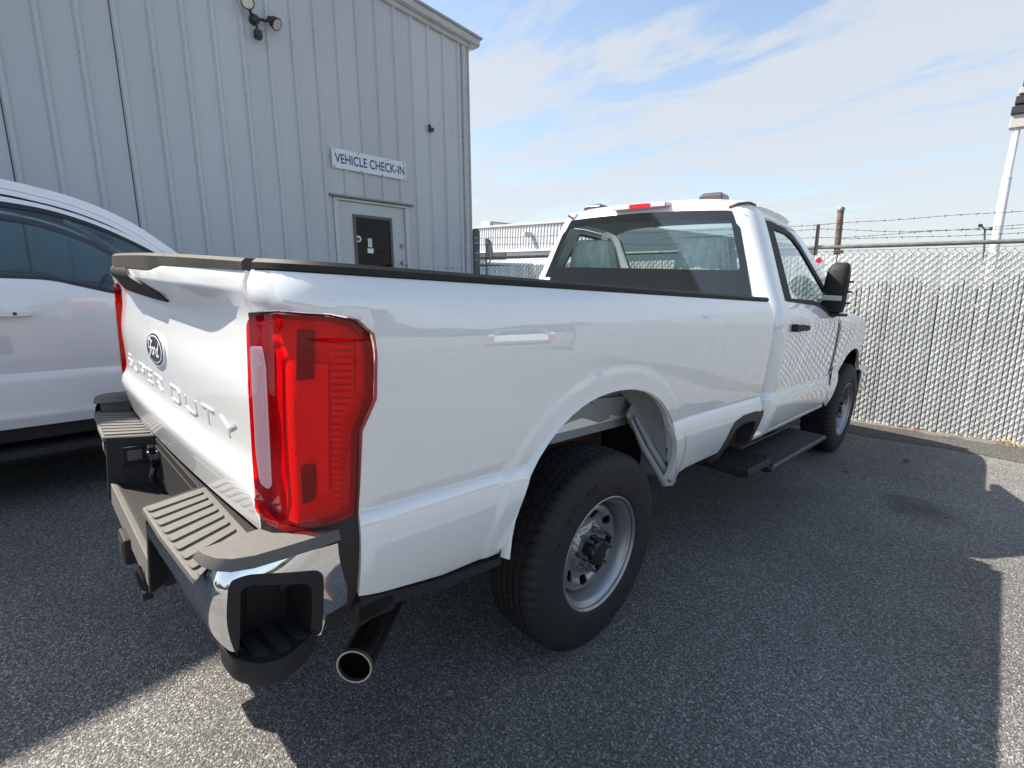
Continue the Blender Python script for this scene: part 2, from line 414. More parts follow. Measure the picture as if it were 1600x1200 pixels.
# ------------------------------------------------------------------ ground
def sat(r): return r if r < 14 else 14 + 6 * (1 - math.exp(-(r - 14) / 8))
_gn = G.to_3x3() @ Vector((0, 0, 1))
def gz(x, y):
    """world height of the ground at world x, y (the lot slopes near the shed and levels out further off)"""
    r = math.hypot(x, y - 2)
    k = sat(r) / r if r > 1e-6 else 1
    X, Y = x * k, 2 + (y - 2) * k
    return -(_gn.x * X + _gn.y * Y) / _gn.z
def gvert(p, lift=0):     # lot-frame xy -> world point on the ground
    q = G @ Vector((p[0], p[1], 0)); return Vector((q.x, q.y, gz(q.x, q.y) + lift))
def asphalt(name, dark=1.0):
    m = bpy.data.materials.new(name); m.use_nodes = True; t = m.node_tree; b = t.nodes['Principled BSDF']; b.inputs['Roughness'].default_value = .82
    def nd(ty, **k):
        n = t.nodes.new(ty)
        for a, v in k.items(): setattr(n, a, v)
        return n
    tcn = nd('ShaderNodeTexCoord')
    vo = nd('ShaderNodeTexVoronoi'); vo.inputs['Scale'].default_value = 190; t.links.new(tcn.outputs['Object'], vo.inputs['Vector'])
    v2 = nd('ShaderNodeTexVoronoi'); v2.inputs['Scale'].default_value = 330; t.links.new(tcn.outputs['Object'], v2.inputs['Vector'])
    n1 = nd('ShaderNodeTexNoise'); n1.inputs['Scale'].default_value = .55; n1.inputs['Detail'].default_value = 7; n1.inputs['Roughness'].default_value = .6; t.links.new(tcn.outputs['Object'], n1.inputs['Vector'])
    n2 = nd('ShaderNodeTexNoise'); n2.inputs['Scale'].default_value = 105; n2.inputs['Detail'].default_value = 6; n2.inputs['Roughness'].default_value = .75; t.links.new(tcn.outputs['Object'], n2.inputs['Vector'])
    # stone colour per aggregate cell
    rp = nd('ShaderNodeValToRGB'); e = rp.color_ramp.elements
    e[0].position = 0; e[0].color = (.085 * dark, .085 * dark, .085 * dark, 1); e[1].position = 1; e[1].color = (.55 * dark, .54 * dark, .52 * dark, 1)
    q = rp.color_ramp.elements.new(.5); q.color = (.165 * dark, .163 * dark, .159 * dark, 1); q = rp.color_ramp.elements.new(.85); q.color = (.29 * dark, .285 * dark, .275 * dark, 1)
    sx = nd('ShaderNodeSeparateColor'); t.links.new(vo.outputs['Color'], sx.inputs[0]); t.links.new(sx.outputs[0], rp.inputs[0])
    r2 = nd('ShaderNodeMapRange'); r2.inputs[1].default_value = .3; r2.inputs[2].default_value = .72; r2.inputs[3].default_value = .70; r2.inputs[4].default_value = 1.32; t.links.new(n1.outputs['Fac'], r2.inputs[0])
    r3 = nd('ShaderNodeMapRange'); r3.inputs[1].default_value = .32; r3.inputs[2].default_value = .68; r3.inputs[3].default_value = .58; r3.inputs[4].default_value = 1.42; t.links.new(n2.outputs['Fac'], r3.inputs[0])
    mu = nd('ShaderNodeMath', operation='MULTIPLY'); t.links.new(r2.outputs[0], mu.inputs[0]); t.links.new(r3.outputs[0], mu.inputs[1])
    # dark oil stain
    mpn = nd('ShaderNodeMapping'); mpn.inputs['Location'].default_value = (-1.66, -3.84, 0); t.links.new(tcn.outputs['Object'], mpn.inputs[0])
    ln = nd('ShaderNodeVectorMath', operation='LENGTH'); 
    wn = nd('ShaderNodeTexNoise'); wn.inputs['Scale'].default_value = 6; t.links.new(mpn.outputs[0], wn.inputs['Vector'])
    av = nd('ShaderNodeVectorMath', operation='ADD'); t.links.new(mpn.outputs[0], av.inputs[0])
    sc_ = nd('ShaderNodeVectorMath', operation='SCALE'); sc_.inputs['Scale'].default_value = .35
    sb = nd('ShaderNodeVectorMath', operation='SUBTRACT'); sb.inputs[1].default_value = (.5, .5, .5); t.links.new(wn.outputs['Color'], sb.inputs[0]); t.links.new(sb.outputs[0], sc_.inputs[0]); t.links.new(sc_.outputs[0], av.inputs[1])
    t.links.new(av.outputs[0], ln.inputs[0])
    r4 = nd('ShaderNodeMapRange', interpolation_type='SMOOTHSTEP'); r4.inputs[1].default_value = .08; r4.inputs[2].default_value = .30; r4.inputs[3].default_value = .5; r4.inputs[4].default_value = 1; t.links.new(ln.outputs['Value'], r4.inputs[0])
    m2 = nd('ShaderNodeMath', operation='MULTIPLY'); t.links.new(mu.outputs[0], m2.inputs[0]); t.links.new(r4.outputs[0], m2.inputs[1])
    vs_ = nd('ShaderNodeVectorMath', operation='SCALE'); t.links.new(rp.outputs[0], vs_.inputs[0]); t.links.new(m2.outputs[0], vs_.inputs['Scale']); t.links.new(vs_.outputs[0], b.inputs['Base Color'])
    ad = nd('ShaderNodeMath', operation='ADD'); s1 = nd('ShaderNodeMath', operation='MULTIPLY'); s1.inputs[1].default_value = -1.0; t.links.new(vo.outputs['Distance'], s1.inputs[0])
    s2 = nd('ShaderNodeMath', operation='MULTIPLY_ADD'); s2.inputs[1].default_value = -.35; t.links.new(v2.outputs['Distance'], s2.inputs[0]); t.links.new(s1.outputs[0], s2.inputs[2])
    s3 = nd('ShaderNodeMath', operation='MULTIPLY_ADD'); s3.inputs[1].default_value = .9; t.links.new(n2.outputs['Fac'], s3.inputs[0]); t.links.new(s2.outputs[0], s3.inputs[2])
    bb = nd('ShaderNodeBump'); bb.inputs['Strength'].default_value = 1.0; bb.inputs['Distance'].default_value = .0085; t.links.new(s3.outputs[0], bb.inputs['Height']); t.links.new(bb.outputs[0], b.inputs['Normal'])
    return m
ASPH = asphalt('asphalt'); ASPH2 = asphalt('smooth_asphalt', .52)
def ringdisc(rs, n, lift=0, cx=0, cy=2):
    vs = []; fs = []
    vs.append(gvert((cx, cy), lift))
    for r in rs:
        for j in range(n):
            a = 2 * PI * j / n; vs.append(gvert((cx + r * math.cos(a), cy + r * math.sin(a)), lift))
    for j in range(n): fs.append((0, 1 + j, 1 + (j + 1) % n))
    for i in range(len(rs) - 1):
        for j in range(n):
            a = 1 + i * n; b = a + n; fs.append((a + j, b + j, b + (j + 1) % n, a + (j + 1) % n))
    return vs, fs
gv, gf = ringdisc([1, 2, 4, 6, 8, 10, 12, 14, 16, 19, 23, 28, 35, 50, 80, 150, 400, 1500], 96)
Gi = G.inverted()
gm = bpy.data.meshes.new('ground'); gm.from_pydata([tuple(Gi @ v) for v in gv], [], gf); gm.materials.append(ASPH)
for p_ in gm.polygons: p_.use_smooth = True
go = link('ground', gm); go.matrix_world = G; tag(go, kind='structure')

# ------------------------------------------------------------------ pickup body shapes (body frame: x right, y forward, z up)
_lo = curve([(.58, .958), (.64, .982), (.70, .998), (.76, 1.007), (.80, 1.009), (.84, 1.004), (.862, .997), (.874, .990)])
_hi = curve([(.87, .989), (.90, .992), (.95, .9965), (1.05, 1.001), (1.15, 1.0045), (1.23, 1.005), (1.29, 1.001), (1.335, .992), (1.37, .979), (1.40, .961)])
def xbody(z):
    return _lo(z) if z < .874 else _hi(z) - .001
_nar = curve([(2.5, 0), (3.0, -.012), (4.0, -.032), (4.7, -.040), (5.05, -.060), (5.3, -.12), (5.42, -.22)])
def narrow(y): return _nar(y) if y > 2.5 else 0
AY, AZ, AA, AB, AN = 1.075, .60, .50, .463, 2.15
def arho(y, z, ay, a, b, n=AN):
    dz = max(0, z - AZ); return ((abs(y - ay) / a)**n + (dz / b)**n)**(1 / n)
def archloop(ay, a, b, z0, n=AN, k=30):
    """points from the rear foot over the top to the front foot"""
    pts = [(ay - a, z0)]
    for i in range(k + 1):
        t = PI - PI * i / k; c, s_ = math.cos(t), math.sin(t)
        pts.append((ay + a * math.copysign(abs(c)**(2 / n), c), AZ + b * abs(s_)**(2 / n)))
    pts.append((ay + a, z0)); return pts
def flare(y, z, ay, a, b, outer=1.18):
    r = arho(y, z, ay, a, b)
    return .0065 * (1 - sstep(outer - .05, outer + .01, r))
# plan curve of the rear corner
CP = [Vector((1.0, .14)), Vector((1.0, .045)), Vector((.955, -.035)), Vector((.785, -.052))]
_bz = []
for i in range(61):
    t = i / 60; _bz.append(CP[0] * (1 - t)**3 + CP[1] * 3 * t * (1 - t)**2 + CP[2] * 3 * t * t * (1 - t) + CP[3] * t**3)
_bl = [0]
for i in range(60): _bl.append(_bl[-1] + (_bz[i + 1] - _bz[i]).length)
CLEN = _bl[-1]
def corner(a):
    """a<.14: point and outward normal at arc length .14-a along the corner"""
    s_ = .14 - a
    if s_ >= CLEN:
        d = (_bz[-1] - _bz[-2]).normalized(); return _bz[-1] + d * (s_ - CLEN), Vector((-d.y, d.x))
    i = 0
    while s_ > _bl[i + 1]: i += 1
    t = (s_ - _bl[i]) / (_bl[i + 1] - _bl[i]); p = _bz[i].lerp(_bz[i + 1], t)
    ia = max(0, i - 1); ib = min(60, i + 2)
    # smooth direction
    u = (i + t) / 60
    d = (CP[1] - CP[0]) * 3 * (1 - u)**2 + (CP[2] - CP[1]) * 6 * u * (1 - u) + (CP[3] - CP[2]) * 3 * u * u
    d.normalize(); return p, Vector((-d.y, d.x))
def spoiler(z):   # how far the upper edge of the tail stands out
    return curve([(1.20, 0), (1.285, .002), (1.315, .010), (1.362, .030), (1.375, .030), (1.40, .022), (1.43, .015)])(z)
_spc = curve([(1.20, 0), (1.285, .002), (1.315, .010), (1.362, .030), (1.375, .030), (1.40, .022), (1.43, .015)])
def boxside(a, z, off=0):
    if a >= .14:
        y = a; return Vector((xbody(z) + (_spc(z) * .62 * (1 - sstep(-.12, .42, a)) if z > 1.2 and a < .45 else 0) + flare(y, z, AY, AA, AB) + off, y, z))
    p, n = corner(a); w_ = 1 - sstep(-.16, .13, a); o = (xbody(z) - 1.0) * (1 - .75 * w_) + off
    if z > 1.2: o += _spc(z) * .62 * (1 - sstep(-.12, .42, a))
    return Vector((p.x + n.x * o, p.y + n.y * o, z))
def ytail(x): s_ = x / .78; return -.085 + .022 * s_ + .018 * s_ * s_
_tg = curve([(.74, .012), (.78, .004), (.84, -.010), (.893, -.020), (.903, -.019), (.944, .0), (.96, .003), (1.0, .002), (1.12, -.004), (1.22, .004), (1.285, .006)])
def tail(x, z, off=0):
    e = 1.9 - 1.35 * sstep(.35, .78, abs(x))
    y = ytail(x) + (_tg(min(z, 1.285)))
    if z > 1.285: y -= (_spc(z) - .002) * e * 1.15
    return Vector((x, y - off, z))
def xcab(z):
    if z < 1.33: return xbody(z)
    return _xc(z)
_xc = curve([(1.29, 1.001), (1.33, .993), (1.37, .978), (1.405, .960), (1.45, .940), (1.60, .877), (1.75, .812), (1.88, .752), (1.93, .722), (1.965, .690)])
_rz = curve([(2.70, 2.008), (2.76, 2.022), (2.95, 2.038), (3.2, 2.036), (3.42, 2.008), (3.6, 1.965)])
def roofz(x, y): return _rz(y) - .022 * (x / .7)**2 - .060 * (abs(x) / .735)**7
def cabside(y, z, off=0):
    return Vector((xcab(z) + narrow(y) * (1 if z < 1.35 else .85) + off, y, z))
CY0 = 2.74; CR = .10
def cabback_y(x, z): return 2.60 + .16 * (z - 1.4) + .04 * (abs(x) / .85)**3 + (0 if z < 1.945 else .05 * ((z - 1.945) / .055)**2.2)
def cabcorner(a, z, off=0):
    """a>=0: side at y=CY0+a; a<0: wraps round to the back wall"""
    yy = CY0 + .10 * max(0, z - 1.4)
    if a >= 0: return Vector((xcab(z) + off, yy + a, z))
    L_ = CR * PI / 2; X = xcab(z) - CR
    if a > -L_:
        t = -a / CR; return Vector((X + (CR + off) * math.cos(t), yy - (CR + off) * math.sin(t), z))
    x = X - (-a - L_); return Vector((x, yy - CR - off - .06 * (-a - L_), z))
FAY, FAA, FAB = 4.70, .50, .455
def fender(y, z, off=0):
    x = xbody(min(z, 1.30)) + narrow(y) + flare(y, z, FAY, FAA, FAB, 1.15) * 1.1 + off
    if z > 1.26: x -= (z - 1.26)**2 * 6
    return Vector((x, y, z))
# ------------------------------------------------------------------ the white pickup
TR = thing('pickup_truck', (0, 2.3, 0), 'white single cab pickup with long bed, red tail lights and chrome rear bumper', 'pickup truck')
def both(fn):
    for sgn in (False, True): fn(sgn)
def P_(name, mb, m, parent=TR, fr=FB, **k): return part(name, mb, m, parent, fr, **k)

def flines(ay, a_, b_, outer):
    out = []
    for r_ in (outer - .10, outer - .06, outer - .04, outer - .02, outer, outer + .02, outer + .05):
        lp = archloop(ay, a_ * r_, b_ * r_, .62, k=40); out += [(lp[i], lp[i + 1]) for i in range(len(lp) - 1)]
    return out
# bed sides
def bed(mir):
    arch = archloop(AY, AA, AB, .612)
    o = [(-.165, 1.400), (-.165, 1.312), (-.08, 1.322), (.035, 1.322), (.09, 1.312), (.125, 1.282), (.131, 1.235), (.131, 1.14), (.10, 1.07), (.095, .873), (.095, .668), (.16, .652), (.35, .618)]
    o += arch
    if mir: o += [(1.64, .615), (1.73, .628), (2.52, .63), (2.52, 1.40)]
    else: o += [(1.60, .608), (1.68, .612), (1.735, .628), (2.085, .635), (2.10, .66), (2.14, .735), (2.165, .765), (2.27, .785), (2.44, .785), (2.52, .79), (2.52, 1.40)]
    p = panel('bed_side', o, boxside, PAINT, TR, (1, 0, 0), sp=.024, mir=mir, rim=.022, fr=FBM if mir else FB,
              lines=[((.10, zz), (2.52, zz)) for zz in (.90, .882, .8745, .866, .852, .835)] + [((-.165, 1.362), (.1, 1.362)), ((-.165, 1.376), (.1, 1.376))] + flines(AY, AA, AB, 1.18))
    return p
both(bed)
def railcap(mir):
    mb = MB(); rings = []
    for i in range(61):
        a = -.155 + (2.505 + .155) * i / 60
        q = boxside(a, 1.40); n = Vector((1, 0))
        if a < .14: n = corner(a)[1]
        w_ = .075
        def pt(d, z): return Vector((q.x + n.x * d, q.y + n.y * d, z))
        rings.append([pt(.004, 1.404), pt(.0035, 1.416), pt(-.006, 1.424), pt(-w_, 1.424), pt(-w_, 1.395), pt(-.004, 1.399)])
    mb.loft(rings)
    if mir: mb.mirror()
    P_('rail_cap', mb, PLAST, fr=FBM if mir else FB)
both(railcap)
def bedin(mir):
    mb = MB()   # inner skin of the bed side
    mb.box((.80, .10, 1.10), (.93, 2.50, 1.395))
    if mir: mb.mirror()
    P_('bed_wall', mb, PAINT, bev=.01)
    mb = MB().box((.793, .0, .862), (.799, 2.50, 1.12))
    if mir: mb.mirror()
    P_('bed_lining', mb, PAINT)
both(bedin)
def tub(mir):
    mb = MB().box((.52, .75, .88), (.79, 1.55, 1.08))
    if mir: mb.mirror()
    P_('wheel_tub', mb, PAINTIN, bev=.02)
both(tub)
mb = MB().box((-.80, -.02, .83), (.80, 2.50, .865))
for i in range(13): mb.box((-.76 + i * .12, -.01, .865), (-.70 + i * .12, 2.48, .877))
P_('bed_floor', mb, PAINTIN)
P_('bulkhead', MB().box((-.94, 2.50, .85), (.94, 2.585, 1.395)), PAINT, bev=.006)

# tail gate
XL, XR = -.775, .765
zt = 1.398
tgo = [(XL, .775), (XR + .01, .79), (XR + .008, 1.30), (XR, 1.31), (XR, zt), (.262, zt + .003), (.165, zt - .012), (XL, zt - .012)]
def tg_f(x, z): return tail(x, z)
gate = panel('tailgate', tgo, tg_f, PAINT, TR, (0, -1, 0), sp=.028, rim=.03,
             lines=[((XL, .893), (XR, .893)), ((XL, .903), (XR, .903)), ((XL, .944), (XR, .944)), ((XL, 1.362), (XR, 1.362)), ((XL, 1.376), (XR, 1.376)), ((XL, 1.315), (XR, 1.315)), ((XL, 1.287), (XR, 1.287))])
mb = MB().box((-.775, -.035, .80), (.77, -.015, 1.39)); P_('gate_inner', mb, PAINT, bev=.004)
# cap along the top of the gate
rings = []
for i in range(49):
    x = XL - .004 + (XR - .004 - XL + .004) * i / 48
    t = sstep(.165, .262, x); zb = (zt - .012) * (1 - t) + (zt + .003) * t; q = tail(x, zb)
    ztop = 1.4235 + .008 * (1 - (x / .78)**2)
    rings.append([Vector((x, q.y - .005, zb - .002)), Vector((x, q.y - .006, ztop - .008)), Vector((x, q.y + .002, ztop)), Vector((x, -.012, ztop)), Vector((x, -.012, zb)), Vector((x, q.y + .01, zb - .003))])
P_('gate_cap', MB().loft(rings), mat('cap_plastic', (.05, .047, .045), .65, spec=.25, noise=(40, .15), bump=(900, .3, .0006)))
# handle and camera housing
def onT(x, z, off): return tail(x, z, off)
def tpatch(name, loop, m, off, rim=.01, sp=.02, parent=TR, label=None):
    return panel(name, loop, lambda a, b: tail(a, b, off), m, parent, (0, -1, 0), sp=sp, rim=rim, label=label)
hnd = tpatch('gate_handle', rounded([(-.735, 1.380), (-.10, 1.384), (-.06, 1.365), (.06, 1.325), (.14, 1.289), (-.02, 1.290), (-.50, 1.296), (-.66, 1.325), (-.72, 1.36)], .012), PLAST, .009, rim=.02, sp=.014)
tpatch('camera_lens', rounded([(-.40, 1.348), (-.36, 1.348), (-.36, 1.368), (-.40, 1.368)], .01), PLASTG, .011, parent=hnd)
tpatch('key_lock', rounded([(-.48, 1.33), (-.46, 1.33), (-.46, 1.345), (-.48, 1.345)], .008), STEEL, .011, parent=hnd)
tpatch('handle_recess', rounded([(-.10, 1.302), (.06, 1.301), (.02, 1.322), (-.13, 1.325)], .008), BLACKIN, .009, parent=hnd)

# lettering stamped into the gate
def strokes(segs, x0, w, z0, h, th, off=.0034):
    """segs: polylines on a 0..1 grid -> raised bars with chamfered edges following the gate"""
    out = []
    for pl in segs:
        pts = [Vector((x0 + p[0] * w, z0 + p[1] * h)) for p in pl]
        rings = []
        for i, p in enumerate(pts):
            d1 = (p - pts[i - 1]).normalized() if i else None; d2 = (pts[i + 1] - p).normalized() if i < len(pts) - 1 else None
            if d1 is None: d = d2; k = 1
            elif d2 is None: d = d1; k = 1
            else:
                d = (d1 + d2).normalized(); k = 1 / max(.5, d.dot(d1))
            n = Vector((-d.y, d.x)) * th * .5 * k
            e = Vector((0, 0))
            A, B = p + n, p - n; a, b = p + n * .55, p - n * .55
            if i == 0: a, b = a + d * th * .22, b + d * th * .22
            if i == len(pts) - 1: a, b = a - d * th * .22, b - d * th * .22
            rings.append([tail(A.x, A.y, -.001), tail(a.x, a.y, off), tail(b.x, b.y, off), tail(B.x, B.y, -.001)])
        out.append(rings)
    return out
GL = {
 'S': [[(1, 1), (.12, 1), (0, .9), (0, .62), (.1, .52), (.9, .52), (1, .42), (1, .1), (.88, 0), (0, 0)]],
 'U': [[(0, 1), (0, .2), (.2, 0), (.8, 0), (1, .2), (1, 1)]],
 'P': [[(0, 0), (0, 1), (.85, 1), (1, .86), (1, .56), (.85, .42), (.25, .42)]],
 'E': [[(1, 1), (0, 1), (0, 0), (1, 0)], [(.2, .5), (.85, .5)]],
 'R': [[(0, 0), (0, 1), (.85, 1), (1, .86), (1, .58), (.85, .45), (.25, .45)], [(.55, .42), (1, 0)]],
 'D': [[(0, 0), (0, 1), (.8, 1), (1, .8), (1, .2), (.8, 0), (0, 0)]],
 'T': [[(0, 1), (1, 1)], [(.5, .9), (.5, 0)]],
 'Y': [[(0, 1), (.5, .45), (1, 1)], [(.5, .45), (.5, 0)]]}
for ch, x0, x1 in (('S', -.665, -.57), ('U', -.53, -.435), ('P', -.395, -.30), ('E', -.262, -.17), ('R', -.13, -.03), ('D', .085, .19), ('U', .243, .355), ('T', .395, .505), ('Y', .54, .658)):
    mb = MB()
    for r_ in strokes(GL[ch], x0 + .007, x1 - x0 - .014, .982, .044, .0098): mb.loft(r_, closed=False, caps=False); mb.add([r_[0][i] for i in range(4)], [(0, 1, 2, 3)]); mb.add([r_[-1][i] for i in range(4)], [(0, 1, 2, 3)])
    P_('embossed_letter', mb, PAINT, gate, sharp=12)

# oval badge
OX, OZ = -.045, 1.124
def ell(rx, rz, n=40): return [(OX + rx * math.cos(2 * PI * i / n), OZ + rz * math.sin(2 * PI * i / n)) for i in range(n)]
bd = tpatch('oval_badge', ell(.118, .0565), LOGOW, .006, rim=.008, sp=.02)
tpatch('badge_ring', ell(.112, .0515), NAVY, .0075, rim=.002, parent=bd)
mb = MB(); rg = []
for i in range(64):
    t = 2 * PI * i / 64
    rg.append([tail(OX + .1035 * math.cos(t), OZ + .0452 * math.sin(t), .008), tail(OX + .0985 * math.cos(t), OZ + .0415 * math.sin(t), .0086)])
mb.loft(rg + [rg[0]], closed=False, caps=False); P_('badge_line', mb, LOGOW, bd)
SC = [  # the script word, hand-drawn strokes: (x, z, width)
 [(-.66, .35, .05), (-.74, .12, .06), (-.70, -.02, .05), (-.60, .05, .04)],
 [(-.78, .22, .05), (-.70, .55, .07), (-.52, .62, .09), (-.34, .50, .09), (-.16, .56, .05)],
 [(-.34, .50, .08), (-.44, .10, .10), (-.56, -.35, .10), (-.70, -.58, .07), (-.80, -.45, .04)],
 [(-.60, .08, .05), (-.44, .06, .06), (-.30, .14, .04)],
 [(-.12, .16, .05), (-.24, .02, .09), (-.26, -.22, .09), (-.14, -.34, .06), (-.02, -.20, .09), (-.02, .04, .08), (-.12, .16, .05), (.02, .12, .04), (.12, .2, .04)],
 [(.12, .20, .05), (.10, -.10, .10), (.06, -.34, .07)], [(.10, -.02, .04), (.2, .16, .06), (.30, .14, .09)],
 [(.62, .10, .05), (.50, .14, .08), (.40, -.02, .09), (.38, -.24, .09), (.48, -.34, .06), (.60, -.16, .05)],
 [(.74, .66, .05), (.68, .30, .09), (.60, -.10, .10), (.62, -.32, .08), (.74, -.28, .05), (.82, -.12, .03)]]
mb = MB()
for sset in SC:
    pts = []
    for i in range(len(sset) - 1):
        p0 = sset[max(0, i - 1)]; p1 = sset[i]; p2 = sset[i + 1]; p3 = sset[min(len(sset) - 1, i + 2)]
        for j in range(5):
            t = j / 5
            pts.append([.5 * (2 * p1[k] + (p2[k] - p0[k]) * t + (2 * p0[k] - 5 * p1[k] + 4 * p2[k] - p3[k]) * t * t + (-p0[k] + 3 * p1[k] - 3 * p2[k] + p3[k]) * t**3) for k in range(3)])
    pts.append(list(sset[-1])); rr = []
    for i, p in enumerate(pts):
        a = pts[max(0, i - 1)]; b = pts[min(len(pts) - 1, i + 1)]; d = Vector(((b[0] - a[0]) * .098, (b[1] - a[1]) * .047)); d = d.normalized() if d.length > 0 else Vector((1, 0))
        n = Vector((-d.y, d.x)) * p[2] * .047
        c_ = Vector((OX + p[0] * .092, OZ - .002 + p[1] * .05)); rr.append([tail(c_.x + n.x, c_.y + n.y, .0095), tail(c_.x - n.x, c_.y - n.y, .0095)])
    mb.loft(rr, closed=False, caps=False)
P_('badge_script', mb, LOGOW, bd)

# tail lights
def tlight(mir):
    out = 'tail_light'
    lo = [(-.165, 1.300), (-.08, 1.316), (.03, 1.316), (.08, 1.306), (.113, 1.278), (.119, 1.235), (.119, 1.142), (.088, 1.072), (.084, .872), (.02, .862), (-.06, .845), (-.13, .838), (-.185, .856), (-.19, 1.14), (-.185, 1.285)]
    def sh(a, z, off):
        q = boxside(a, z)
        p, n = corner(a) if a < .14 else (None, Vector((1, 0)))
        # ridge: push out near the corner
        o = off + .012 * math.exp(-((a + .055) / .035)**2)
        return Vector((q.x + n.x * o, q.y + n.y * o, z))
    F_ = FBM if mir else FB
    base = panel(out, lo, lambda a, z: sh(a, z, -.032), REDIN, TR, (.7, -.7, 0), sp=.03, mir=mir, rim=.0, fr=F_)
    loop_s = rounded(lo, .012, 3)
    panel('red_lens', loop_s, lambda a, z: sh(a, z, .008 * min(1, 1)), LENSR, base, (.7, -.7, 0), sp=.02, mir=mir, rim=.036, fr=F_)
    # dark gasket between lens and steel
    hs = [(p[0] + (.012 if p[0] > 0 else -.012), p[1] + (.010 if p[1] > 1.1 else -.01)) for p in lo]
    panel('gasket', [(-.215, 1.306), (-.08, 1.3195), (.032, 1.3195), (.086, 1.3095), (.120, 1.281), (.127, 1.236), (.127, 1.139), (.096, 1.069), (.093, .86), (.093, .62), (.02, .62), (-.215, .80)], lambda a, z: sh(a, z, -.012), mat('gasket_black', (.012, .008, .009), .5), base, (.7, -.7, 0), sp=.03, mir=mir, rim=0, fr=F_, holes=[lo])
    # clear reversing lamp on the rear face
    cl = rounded([(-.168, 1.238), (-.118, 1.243), (-.108, 1.20), (-.105, .935), (-.122, .922), (-.152, .928), (-.165, 1.0)], .012)
    panel('reversing_reflector', cl, lambda a, z: sh(a, z, .0095), SILVER, base, (0, -1, 0), sp=.02, mir=mir, rim=.003, fr=F_)
    panel('clear_lens', cl, lambda a, z: sh(a, z, .0115), LENSW, base, (0, -1, 0), sp=.03, mir=mir, rim=0, fr=F_)
    # inner detail seen through the red shell
    def ip(nm, lp, m, off=-.024, rim=.012): panel(nm, lp, lambda a, z: sh(a, z, off), m, base, (.7, -.7, 0), sp=.03, mir=mir, rim=rim, fr=F_)
    ip('lamp_block', [(-.035, 1.285), (-.004, 1.285), (-.004, 1.185), (-.038, 1.178)], REDDK, -.012)
    ip('lamp_block', rounded([(-.035, .990), (-.008, .990), (-.008, .91), (-.035, .90)], .006), REDDK, -.012)
    ip('light_guide', [(-.004, 1.215), (.028, 1.215), (.024, .92), (-.002, .92)], mat('red_guide', (1, .07, .08), .3), -.018)
    for i in range(27):
        z = 1.262 - i * .0145; a1 = .083 if z > 1.14 else (.083 - (1.14 - z) * .5 if z > 1.08 else .053)
        ip('lens_rib', [(.034, z), (a1, z), (a1, z + .009), (.034, z + .009)], REDRIB, -.018, .01)
    ip('side_reflector', [(.064, 1.02), (.080, 1.02), (.080, .885), (.064, .885)], mat('amber_red', (.9, .06, .05), .3, bump=(400, .8, .002)), -.02)
    ip('side_strip', [(.092, 1.27), (.108, 1.26), (.108, 1.15), (.092, 1.155)], REDRIB, -.016)
    ca, cz = -.03, 1.08
    ins = [(ca + (p[0] - ca) * .90, cz + (p[1] - cz) * .955) for p in lo]
    panel('lens_rim', lo, lambda a, z: sh(a, z, -.004), mat('rim_red', (.22, .004, .012), .25), base, (.7, -.7, 0), sp=.03, mir=mir, rim=0, holes=[ins], fr=F_)
    return base
both(tlight)

# ---------------- rear bumper
BP = [Vector((.975, .085)), Vector((.985, -.02)), Vector((.985, -.17)), Vector((.885, -.192)), Vector((.70, -.206)), Vector((.40, -.222)), Vector((.2, -.226)), Vector((0, -.228))]
def bez(cps, n):
    out = []
    for i in range(n + 1):
        t = i / n; q = Vector((0, 0)); m_ = len(cps) - 1
        for k, p in enumerate(cps): q += p * (math.comb(m_, k) * t**k * (1 - t)**(m_ - k))
        out.append(q)
    return out
_seg = bez([Vector((.975, .085)), Vector((.984, .0)), Vector((.984, -.145))], 12)[:-1] + bez([Vector((.984, -.145)), Vector((.984, -.195)), Vector((.925, -.203))], 10)[:-1] + bez([Vector((.925, -.203)), Vector((.65, -.220)), Vector((.3, -.226)), Vector((0, -.228))], 20)
_sl = [0]
for i in range(len(_seg) - 1): _sl.append(_sl[-1] + (_seg[i + 1] - _seg[i]).length)
def bump_p(s_):
    s_ = max(0, s_); i = 0
    while i < len(_sl) - 2 and s_ > _sl[i + 1]: i += 1
    t = (s_ - _sl[i]) / (_sl[i + 1] - _sl[i]); p = _seg[i].lerp(_seg[i + 1], t)
    d = (_seg[min(i + 2, len(_seg) - 1)] - _seg[max(i - 1, 0)]).normalized(); return p, Vector((-d.y, d.x))
def bump(s_, z, off=0):
    p, n = bump_p(s_)
    bul = -.062 * ((z - .72) / .15)**2 if z < .72 else -3.0 * (z - .72)**2
    bul *= .12 + .88 * sstep(.02, .20, s_)
    return Vector((p.x + n.x * (off + bul), p.y + n.y * (off + bul), z))
def s_at_x(x):
    for i in range(len(_seg)):
        if _seg[i].y < -.15 and _seg[i].x <= x: return _sl[i]
    return _sl[-1]
TL = lambda v: Vector((v[0], v[1], v[2] + .022 * v[0]))      # the bumper sits a little low on its left
def FBU(p): return FB(TL(p))
SE = s_at_x(.425)
recess = rounded([(.098, .722), (.094, .632), (.094, .574), (.238, .574), (.240, .70), (.236, .762), (.215, .764)], .018)
trim = rounded([(.070, .742), (.068, .570), (.258, .570), (.262, .70), (.258, .782), (.220, .785)], .022)
recess = [p for p in recess]
